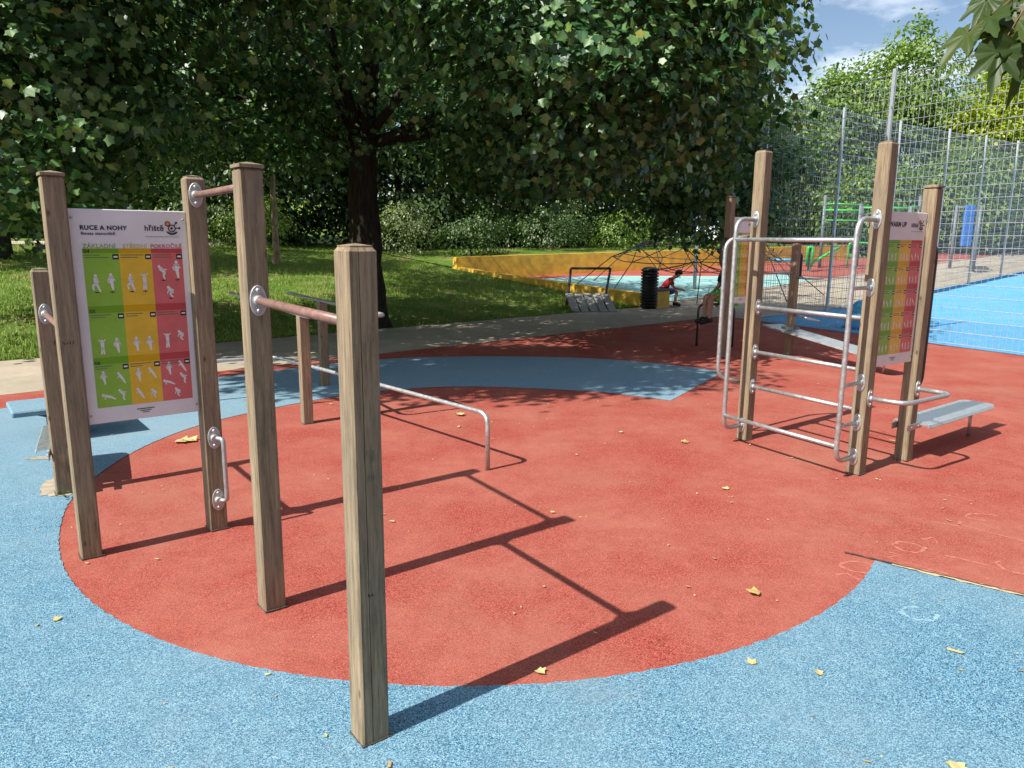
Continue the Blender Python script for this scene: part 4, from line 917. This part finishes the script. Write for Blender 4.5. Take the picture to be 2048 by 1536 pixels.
px, py, dz = to_px(pos); inf = (px > -20) & (px < 2068) & (py > -20) & (py < 640) & (dz > 0)
order = np.argsort(np.where(inf, dz, 1e9)); near = order[:300]; rest = np.ones(len(pos), bool); rest[near] = False
sz = rng.uniform(0.075, 0.145, len(pos))
leaves_object('crown', pos[rest], out[rest], sz[rest], MAPLE, 'maple_leaf', MP, rng)
def leaf_data(name, base, mat, size=1.0):
    bv, polys = base; me = bpy.data.meshes.new(name); me.from_pydata([tuple(map(float, p * size)) for p in bv], [], polys); me.materials.append(MATS[mat]); me.update(); return me
mleaf = leaf_data('leaf', MAPLE, 'maple_leaf')
sx, tip, nr = leaf_frames(pos[near], out[near], rng)
for i, j in enumerate(near):
    o = link('leaf', mleaf, MP); s = float(sz[j])
    M = Matrix((( *sx[i], 0), (*tip[i], 0), (*nr[i], 0), (0, 0, 0, 1))).transposed(); M = Matrix.Translation(pos[j]) @ M @ Matrix.Scale(s, 4); o.matrix_basis = M

def leafy_tree(name, label, base, h, lobes, k, rad, lsize, mat, seed, trunk=(0.2, 0.1), base_shape=OVAL, group=None, bark_='bark', zf=z_lawn, cat='tree', **kw):
    rg = np.random.default_rng(seed); z = zf(*base) if zf else 0
    T = thing(name, label, cat, (base[0], base[1], z), group)
    if trunk: trunk_mesh((base[0], base[1], z - 0.15), (base[0], base[1], z + h), trunk[0], trunk[1], T, bark_, 1.35, 12, seed=seed)
    C, O = clusters([(base[0] + a, base[1] + b, z + c, d, e, f, n, s) for a, b, c, d, e, f, n, s in lobes], rg); ok = C[:, 2] > z + 0.05; C, O = C[ok], O[ok]
    pos, out = spray(C, O, k, rad, rg)
    leaves_object('crown', pos, out, rg.uniform(lsize * 0.7, lsize * 1.2, len(pos)), base_shape, mat, T, rg, **kw); return T
# left maple: sunlit foliage on the left edge, behind the lawn
leafy_tree('maple_tree', 'second maple on the left lawn with sunlit leaves hanging low', (-14.0, 20.5), 4.5, [(0, -1.5, 4.6, 4.2, 2.8, 3.3, 300, .7), (3.6, 0.5, 4.6, 3.0, 2.3, 3.0, 170, .7), (0, 0, 8.5, 4.5, 4.0, 3.0, 200, .6)], 34, 0.36, 0.15, 'maple_leaf', 21, (0.28, 0.2), MAPLE)
# young tree on the lawn
leafy_tree('young_tree', 'slender young tree with a pale trunk in the sunlit lawn behind the chin-up posts', (-7.45, 23.6), 3.4, [(0, 0, 4.2, 1.2, 1.2, 1.5, 45, .8)], 26, 0.3, 0.14, 'hedge_leaf', 31, (0.10, 0.07), MAPLE, bark_='young_bark')
# background wood: big shrubs and trees beyond the lawn
bgs = [(-30, 30, 8, 5.5), (-22, 31, 8, 5.5), (-16, 33, 7.5, 5), (-10.5, 30.5, 7, 4.6), (-5.0, 33, 8, 4.8), (0.5, 34.5, 7.5, 4.5), (5.5, 38.5, 7.5, 4.5), (10.5, 42.5, 7.0, 4.5)]
lab = ['dark leafy tree at the far left edge of the wood', 'dark leafy tree behind the far lawn path', 'dark leafy tree left of the sign in the wood', 'dark leafy tree behind the young pale-trunked tree', 'dark leafy tree just left of the big maple trunk', 'dark leafy tree just right of the big maple trunk', 'dark leafy tree behind the yellow wall corner', 'dark leafy tree above the rope net']
for i, (x, y, h, r) in enumerate(bgs):
    leafy_tree('woodland_tree', lab[i], (x, y), h * 0.6, [(0, 0, h * 0.30, r * 0.8, r * 0.62, h * 0.36, 260, .6), (0, 0, h * 0.72, r, r * 0.8, h * 0.45, 420, .6), (0, 0.5, h * 1.25, r * 0.9, r * 0.7, h * 0.5, 300, .7)], 40, 0.45, 0.26, 'hedge_leaf', 40 + i, (0.22, 0.12), OVAL, 'trees of the wood behind the lawn')
shr = [(-1.6, 28.6, 1.5, 1.5, 'hedge_leaf', 'leafy green shrub left in front of the wood near the wall corner'), (1.6, 30.8, 1.9, 1.7, 'hedge_leaf', 'rounded green shrub behind the middle of the yellow wall'), (4.6, 32.3, 1.5, 1.4, 'bright_leaf', 'low shrub right of the rounded shrub behind the yellow wall'), (-4.6, 29.0, 1.7, 1.5, 'pale_leaf', 'greyish thin-leaved shrub beside the maple trunk'), (-9.3, 26.8, 1.8, 1.5, 'bright_leaf', 'sunlit shrub behind the young tree'), (7.5, 34.2, 1.1, 1.3, 'bright_leaf', 'small shrub above the rope net behind the wall')]
for i, (x, y, h, r, mt, lb_) in enumerate(shr):
    leafy_tree('shrub', lb_, (x, y), 0.4, [(0, 0, h * 0.45, r, r * 0.8, h * 0.55, 80, .6), (r * 0.3, 0, h * 0.8, r * 0.6, r * 0.5, h * 0.4, 40, .6)], 26, 0.22, 0.11, mt, 60 + i, (0.05, 0.03), OVAL, 'shrubs in front of the wood', cat='shrub')
# trees beyond the court
rt = [(17.6, 44, 8.8, 4.0, 'bright_leaf', 'tall loose green tree behind the left end of the far fence'), (21.8, 45, 11.0, 4.3, 'bright_leaf', 'tallest loose green tree behind the middle of the court'), (27.0, 44, 9.5, 3.6, 'yellow_leaf', 'yellow-green tree behind the court on the right'), (32.5, 45, 11.5, 4.2, 'bright_leaf', 'tall green tree at the right edge behind the court'), (24.0, 41, 5.0, 3.0, 'bright_leaf', 'lower green tree under the yellow-green one'), (30.0, 40, 5.0, 3.2, 'pale_leaf', 'greyish low tree at the right behind the fence'), (14.0, 42.5, 5.5, 2.6, 'pale_leaf', 'pale olive bushy tree left of the fence corner post'), (19.0, 40.5, 4.0, 2.6, 'bright_leaf', 'low bushy tree behind the green gym'), (36.0, 42.0, 6.5, 3.5, 'hedge_leaf', 'dark tree at the far right edge'), (12.0, 46.0, 8.0, 3.2, 'hedge_leaf', 'dark tree behind the pale olive bush')]
for i, (x, y, h, r, mt, lb_) in enumerate(rt):
    leafy_tree('park_tree', lb_, (x, y), h * 0.7, [(0, 0, h * 0.42, r, r * 0.8, h * 0.40, 300, .75), (r * 0.2, 0, h * 0.78, r * 0.75, r * 0.6, h * 0.26, 170, .8), (-r * 0.3, 0, h * 0.62, r * 0.75, r * 0.6, h * 0.3, 150, .8), (r * 0.15, 0, h * 1.0, r * 0.3, r * 0.3, h * 0.16, 26, 1.0)], 34, 0.44, 0.27, mt, 80 + i, (0.18, 0.08), OVAL, 'trees beyond the ball court')
# unseen trees added outside the picture to cut the low sky light
ring = leafy_tree('park_tree', 'unseen broad tree added behind the camera to block sky light', (4.0, -15.0), 5.0, [(0, 0, 6.2, 5.0, 5.0, 4.6, 520, .5), (1, 0, 10.0, 3.4, 3.4, 2.6, 160, .6)], 26, 0.55, 0.42, 'hedge_leaf', 131, (0.24, 0.14), OVAL, 'unseen trees added to block sky light', zf=None)
for k_, (x, y, lb_) in enumerate(((14.0, -12.0, 'unseen broad tree added behind the camera on the right to block sky light'), (19.0, -3.0, 'unseen broad tree added right of the playground near the camera to block sky light'), (22.0, 6.0, 'unseen broad tree added right of the playground beyond the court to block sky light'), (-7.0, -17.5, 'unseen broad tree added behind the camera on the left to block sky light'))):
    c = ring.copy(); COL.objects.link(c); c.location = (x, y, 0); c.rotation_euler = (0, 0, k_ * 1.1); c['label'] = lb_
    for ch in ring.children:
        d_ = ch.copy(); COL.objects.link(d_); d_.parent = c; d_.matrix_parent_inverse = ch.matrix_parent_inverse.copy()
# --- the near branch at the top right, on its own tree outside the frame
NB = thing('maple_tree', 'near maple branch with large leaves and winged seeds hanging in at the top right corner', 'tree', (6.6, 3.6, 0))
trunk_mesh((6.6, 3.6, -0.1), (6.5, 3.6, 4.2), 0.2, 0.14, NB, seed=5)
m = MB(); m.tube([(6.5, 3.6, 3.6), (5.0, 3.5, 3.9), (3.0, 2.8, 3.2), (1.80, 2.46, 2.62), (1.55, 2.42, 2.44)], [0.06, 0.006], 8, bend=0.4); m.build('branch', 'twig', NB)
def fine_leaf(name, mat, seed, curl=0.25):
    """maple leaf with toothed lobes, sunken veins and a curled blade, as rings round the petiole end"""
    rg = np.random.default_rng(seed)
    lobes = [(90, 1.0, 13), (45, 0.86, 12), (135, 0.86, 12), (8, 0.60, 13), (172, 0.60, 13)]
    ang = np.linspace(-62, 242, 77); rad = []
    for a in ang:
        r = 0.20
        for c, ln, wd in lobes: d = abs(a - c); r = max(r, ln * (max(0, 1 - (d / (wd * 2.35))) ** 0.75) * (1 + 0.07 * math.cos(a * 0.62)))
        rad.append(max(r, 0.30 if a < -25 or a > 205 else 0.50))
    rad = np.array(rad) * (1 + rg.normal(0, 0.015, len(ang))); vs = [(0, 0, 0)]; fs = []; n = len(ang); ks = (0.33, 0.66, 1.0)
    vein = np.array([min(abs(a - c) for c, _, _ in lobes) for a in ang])
    for k in ks:
        for i in range(n):
            r = rad[i] * k; x, y = r * math.cos(R(ang[i])) * 0.72, r * math.sin(R(ang[i])) * 0.9
            vs.append((x, y, 0.05 * min(1, vein[i] / 18) * k - curl * (x * x * 0.9 + y * abs(y) * 0.45)))
    for i in range(n - 1):
        fs.append((0, 1 + i, 2 + i))
        for q in range(2): o = 1 + q * n; fs.append((o + i, o + n + i, o + n + i + 1, o + i + 1))
    m = MB(); m.add(vs, fs, True)
    me = bpy.data.meshes.new(name); me.from_pydata(m.v, [], m.f); me.polygons.foreach_set('use_smooth', m.sm); me.materials.append(MATS[mat]); me.update(); return me
nls = [fine_leaf('leaf', 'near_leaf', k, 0.2 + 0.12 * k) for k in range(4)]; nl = nls[0]
NLV = [(1.50, 2.38, 2.36, 0.20, -150, 58), (1.43, 2.40, 2.37, 0.17, -160, 50), (1.38, 2.42, 2.33, 0.15, -170, 45), (1.49, 2.34, 2.27, 0.19, -95, 78), (1.43, 2.34, 2.26, 0.16, -125, 68), (1.56, 2.38, 2.26, 0.17, -80, 75), (1.51, 2.46, 2.46, 0.15, -170, 40), (1.45, 2.46, 2.44, 0.13, -150, 55), (1.60, 2.44, 2.34, 0.17, -70, 65), (1.56, 2.42, 2.46, 0.15, -120, 60), (1.49, 2.50, 2.50, 0.13, 170, 40), (1.64, 2.38, 2.27, 0.18, -100, 70), (1.56, 2.34, 2.34, 0.15, -130, 62), (1.77, 2.54, 2.56, 0.17, -20, 50), (1.52, 2.40, 2.40, 0.16, -110, 66), (1.47, 2.44, 2.40, 0.15, -140, 52), (1.60, 2.36, 2.42, 0.15, -90, 70), (1.46, 2.38, 2.30, 0.14, -105, 74)]
for i, (x, y, z, s, hd, dr) in enumerate(NLV):
    o = link('leaf', nls[i % 4], NB)
    o.matrix_basis = Matrix.Translation((x, y, z)) @ Matrix.Rotation(R(hd - 90), 4, 'Z') @ Matrix.Rotation(R(-dr), 4, 'X') @ Matrix.Rotation(R(random.uniform(-25, 25)), 4, 'Y') @ Matrix.Scale(s, 4)
    m = MB(); m.tube([(1.61, 2.43, 2.47), ((x + 1.61) / 2, (y + 2.43) / 2, (z + 2.47) / 2 + 0.03), (x, y, z)], 0.0016, 5, bend=0.05); m.build('leaf_stalk', 'twig', NB)
for x, y, z, a in ((1.44, 2.26, 2.37, 20), (1.49, 2.26, 2.34, 60), (1.53, 2.25, 2.31, 90), (1.56, 2.29, 2.41, 40)):
    m = MB(); dv = V(math.cos(R(a)) * 0.5, -0.1, -0.8).normalized()
    m.tube([V(x, y, z), V(x, y, z) + dv * 0.012, V(x, y, z) + dv * 0.03, V(x, y, z) + dv * 0.045], [0.004, 0.007], 8); m.build('seed', 'seed_green', NB)

# --- grass blades on the lawn in view
def grass():
    rg = np.random.default_rng(5); N = 150000
    u = rg.uniform(-9, U_W - 0.2, N * 2); n = N_PATH1 + 0.05 + (rg.random(N * 2) ** 1.5) * 17
    P = np.stack([UX.x * u + UN.x * n, UX.y * u + UN.y * n], 1); vx = 1024 + 1480 * P[:, 0] / P[:, 1]
    dens = 0.35 + 0.65 * (np.sin(P[:, 0] * 1.7 + np.sin(P[:, 1] * 1.3) * 2) * np.sin(P[:, 1] * 1.1 + P[:, 0] * 0.6) > -0.35)
    bare = np.hypot((P[:, 0] + 1.0), (P[:, 1] - 16.3)) < 2.6
    ok = (vx > -60) & (vx < 1400) & (rg.random(N * 2) < dens) & ~(bare & (rg.random(N * 2) < 0.75)) & (np.hypot(P[:, 0] - TB[0], P[:, 1] - TB[1]) > 0.7); P = P[ok][:N]
    z = np.array([z_lawn(x, y) for x, y in P]); n_ = len(P); h = rg.uniform(0.03, 0.085, n_); a = rg.uniform(0, 6.283, n_); wd = rg.uniform(0.004, 0.008, n_)
    ln = rg.normal(0, 0.03, (n_, 2)); b = np.c_[P, z]
    v = np.stack([b + np.c_[np.cos(a) * wd, np.sin(a) * wd, 0 * a - 0.01], b - np.c_[np.cos(a) * wd, np.sin(a) * wd, 0 * a + 0.01], b + np.c_[ln, h]], 1).reshape(-1, 3)
    me = bpy.data.meshes.new('grass'); me.vertices.add(len(v)); me.vertices.foreach_set('co', v.reshape(-1).astype(np.float32))
    me.loops.add(n_ * 3); me.loops.foreach_set('vertex_index', np.arange(n_ * 3, dtype=np.int32)); me.polygons.add(n_); me.polygons.foreach_set('loop_start', np.arange(0, n_ * 3, 3, dtype=np.int32))
    me.update(calc_edges=True); me.materials.append(MATS['grass_blade']); o = link('grass', me); stuff(o); o['label'] = 'short mown grass with dry patches covering the lawn'; o['category'] = 'grass'
grass()
# weed at the foot of the low post
WD = thing('weed', 'small green weed at the foot of the low post with the bench', 'plant', (-2.93, 4.64, 0))
rg = np.random.default_rng(9); pp = np.array([-2.93, 4.64, 0.03]) + rg.normal(0, 0.025, (14, 3)) * np.array([1, 1, 0.4]); pp[:, 2] = np.abs(pp[:, 2]) + 0.012
for i in range(14):
    o = link('leaf', nl, WD); o.matrix_basis = Matrix.Translation(pp[i]) @ Matrix.Rotation(random.uniform(0, 6.28), 4, 'Z') @ Matrix.Rotation(random.uniform(-0.2, 0.9), 4, 'X') @ Matrix.Scale(random.uniform(0.02, 0.035), 4)

# ------------------------------------------------------------------ small things on the floor
fl = leaf_data('fallen_leaf', MAPLE, 'fallen_leaf')
def curled(seed):
    bv, polys = MAPLE; rg = np.random.default_rng(seed); q = bv.copy(); q[:, 2] = 0.12 + 0.55 * q[:, 0] ** 2 + 0.25 * (q[:, 1] - 0.4) ** 2 + rg.normal(0, 0.05, len(q)); q[:, 2] -= q[:, 2].min() - 0.02
    return leaf_data('fallen_leaf', (q, polys), 'fallen_leaf')
FLV = [(-2.84, 6.03, .15, 'large yellowed maple leaf lying on the blue floor under the sign'), (-2.78, 6.08, .13, 'crumpled yellow leaf overlapping the large one under the sign'), (-0.47, 7.08, .10, 'pale yellow leaf by the bent low rail'), (1.46, 6.16, .07, 'small tan leaf left of the ladder frame'), (1.51, 4.93, .05, 'small leaf on the red floor below the ladder'), (1.225, 3.365, .07, 'curled yellow leaf on the red floor near the blue edge'), (0.98, 2.76, .045, 'tan leaf on the blue floor just below the red circle'), (1.24, 2.68, .035, 'small brown leaf on the blue floor below the curled yellow leaf'), (1.49, 2.18, .06, 'yellow leaf in the lower right corner'), (0.11, 2.70, .045, 'white seed wing at the bottom of the red circle'), (-2.03, 3.05, .04, 'tiny dry leaf at the left bottom edge of the red circle'), (0.98, 6.5, .045, 'tiny leaf in the middle of the red floor')]
for i, (x, y, s, lb_) in enumerate(FLV):
    o = link('fallen_leaf', curled(i + 1)); o.matrix_basis = Matrix.Translation((x, y, 0.006)) @ Matrix.Rotation(random.uniform(0, 6.28), 4, 'Z') @ Matrix.Scale(s, 4); tag(o, lb_, 'leaf', 'fallen leaves on the rubber floor')
# crumbs of litter nobody could count
m = MB(); rg = random.Random(3)
for k in range(420):
    x, y = rg.uniform(-5, 5), rg.uniform(1.2, 9); s = rg.uniform(0.002, 0.007) * (1 if rg.random() < .93 else 2.2); a = rg.uniform(0, 6.28); e = rg.uniform(0.4, 3)
    c_, s_ = math.cos(a), math.sin(a); q = [(-s * e, -s), (s * e, -s * .6), (s * e * .8, s), (-s * e * .7, s * .7)]
    m.add([(x + c_ * u - s_ * v, y + s_ * u + c_ * v, 0.0085 + rg.uniform(0, .003)) for u, v in q], [(0, 1, 2, 3)])
for k in range(500):
    u_, n_ = rg.uniform(2, 15), rg.uniform(N_PATH0 - 1.5, N_PATH1 + 0.3); x, y, _ = un(u_, n_); s = rg.uniform(0.004, 0.02); a = rg.uniform(0, 6.28); c_, s_ = math.cos(a), math.sin(a)
    m.add([(x + c_ * u - s_ * v, y + s_ * u + c_ * v, 0.014 + rg.uniform(0, .006)) for u, v in ((-s, -s * .5), (s, -s * .7), (s * .6, s), (-s * .8, s * .6))], [(0, 1, 2, 3)])
o = stuff(m.build('leaf_crumbs', 'fallen_leaf')); o['label'] = 'tiny dry leaf crumbs scattered over the rubber floor'; o['category'] = 'litter'
# broken concrete footing showing through the blue floor by the low post
m = MB(); rg = random.Random(8)
def blob(cx, cy, rx, ry, z, rot, n=22):
    m.add([(cx + math.cos(rot) * rx * f * math.cos(a) - math.sin(rot) * ry * f * math.sin(a), cy + math.sin(rot) * rx * f * math.cos(a) + math.cos(rot) * ry * f * math.sin(a), z) for a, f in ((2 * math.pi * k / n, rg.uniform(0.75, 1.2)) for k in range(n))], [tuple(range(n))])
blob(-3.12, 4.86, 0.11, 0.26, 0.0075, R(30)); blob(-3.62, 5.55, 0.14, 0.05, 0.0075, R(20))
structure(m.build('worn_patch', 'bare_ground'))
# chalk drawings: faint rings and digits-like strokes on the right
def chalk(label, segs, mat='chalk'):
    m = MB()
    for pts in segs: strip(m, [(x + random.uniform(-.004, .004), y + random.uniform(-.004, .004)) for x, y in pts], 0.008, 0.0055 if mat == 'chalk_white' else 0.0015, 0.95)
    tag(m.build('chalk_drawing', mat), label, 'chalk drawing', 'faint chalk drawings on the floor')
def ell(cx, cy, rx, ry, a0=0, a1=6.3, n=26): return [(cx + rx * math.cos(t), cy + ry * math.sin(t)) for t in lin(a0, a1, n)]
chalk('faint chalk ring on the red floor just left of the open joint', [ell(1.86, 3.70, 0.085, 0.07), [(1.70, 3.60), (1.76, 3.62), (1.80, 3.54)]])
chalk('faint chalk ring with strokes on the red floor above the open joint', [ell(2.27, 3.97, 0.075, 0.07), [(2.08, 3.83), (2.17, 3.86), (2.12, 3.90)], [(2.06, 3.84), (2.30, 3.62)], [(2.40, 4.08), (2.50, 4.12), (2.47, 4.03)]])
chalk('faint chalk strokes on the red floor at the right edge', [[(2.62, 4.36), (2.75, 4.30), (2.80, 4.37)], [(2.75, 4.33), (3.05, 4.02)], ell(3.0, 4.45, 0.11, 0.06, 0.3, 4.5), [(2.98, 4.9), (3.12, 4.75)]])
chalk('faint chalk arc on the red floor beside the right edge', [ell(2.72, 3.72, 0.09, 0.09, 2.2, 5.2), [(2.42, 3.86), (2.58, 3.74)]])
chalk('pale chalk ring on the blue floor below the open joint', [ell(1.91, 3.19, 0.075, 0.065, 1.2, 6.2)], 'chalk_white')

# pale dust trodden round the posts: thin films that fade out
k = NT('dust_film'); v = k.coord(kind='Generated'); sp = k.n('ShaderNodeVectorMath', operation='DISTANCE'); sp.inputs[1].default_value = (0.5, 0.5, 0.0); k.l(v, sp.inputs[0])
rf = k.ramp(sp.outputs['Value'], [(0.05, 1.0), (0.48, 0.0)]); n = k.noise(k.coord(), 14, 7, 0.7); nf = k.ramp(n, [(0.36, 0.0), (0.7, 0.62)])
fac = k.mix(1.0, rf, nf, 'MULTIPLY'); tr = k.n('ShaderNodeBsdfTransparent'); ms = k.n('ShaderNodeMixShader'); k.l(fac, ms.inputs[0]); k.l(tr.outputs[0], ms.inputs[1]); k.l(k.b.outputs[0], ms.inputs[2]); k.l(ms.outputs[0], k.o.inputs[0]); k.set((0.40, 0.31, 0.22), 0.95, 0, 0.1)
for i, (x, y, rx, ry) in enumerate(((-1.95, 3.92, 0.62, 0.30), (-1.10, 3.17, 0.26, 0.20), (-0.47, 2.25, 0.22, 0.17), (-1.90, 6.60, 0.35, 0.25), (2.05, 6.22, 0.30, 0.22), (2.60, 5.22, 0.40, 0.25), (3.25, 5.55, 0.45, 0.25), (1.2, 5.6, 0.7, 0.4), (2.4, 4.6, 0.9, 0.35), (-1.3, 7.0, 0.5, 0.25), (4.4, 10.6, 0.8, 0.4))):
    m = MB(); m.add([(x + rx * math.cos(t), y + ry * math.sin(t), 0.0100 + 0.0003 * i) for t in lin(0, 6.283 * 23 / 24, 24)], [tuple(range(24))]); structure(m.build('dust_patch', 'dust_film'))
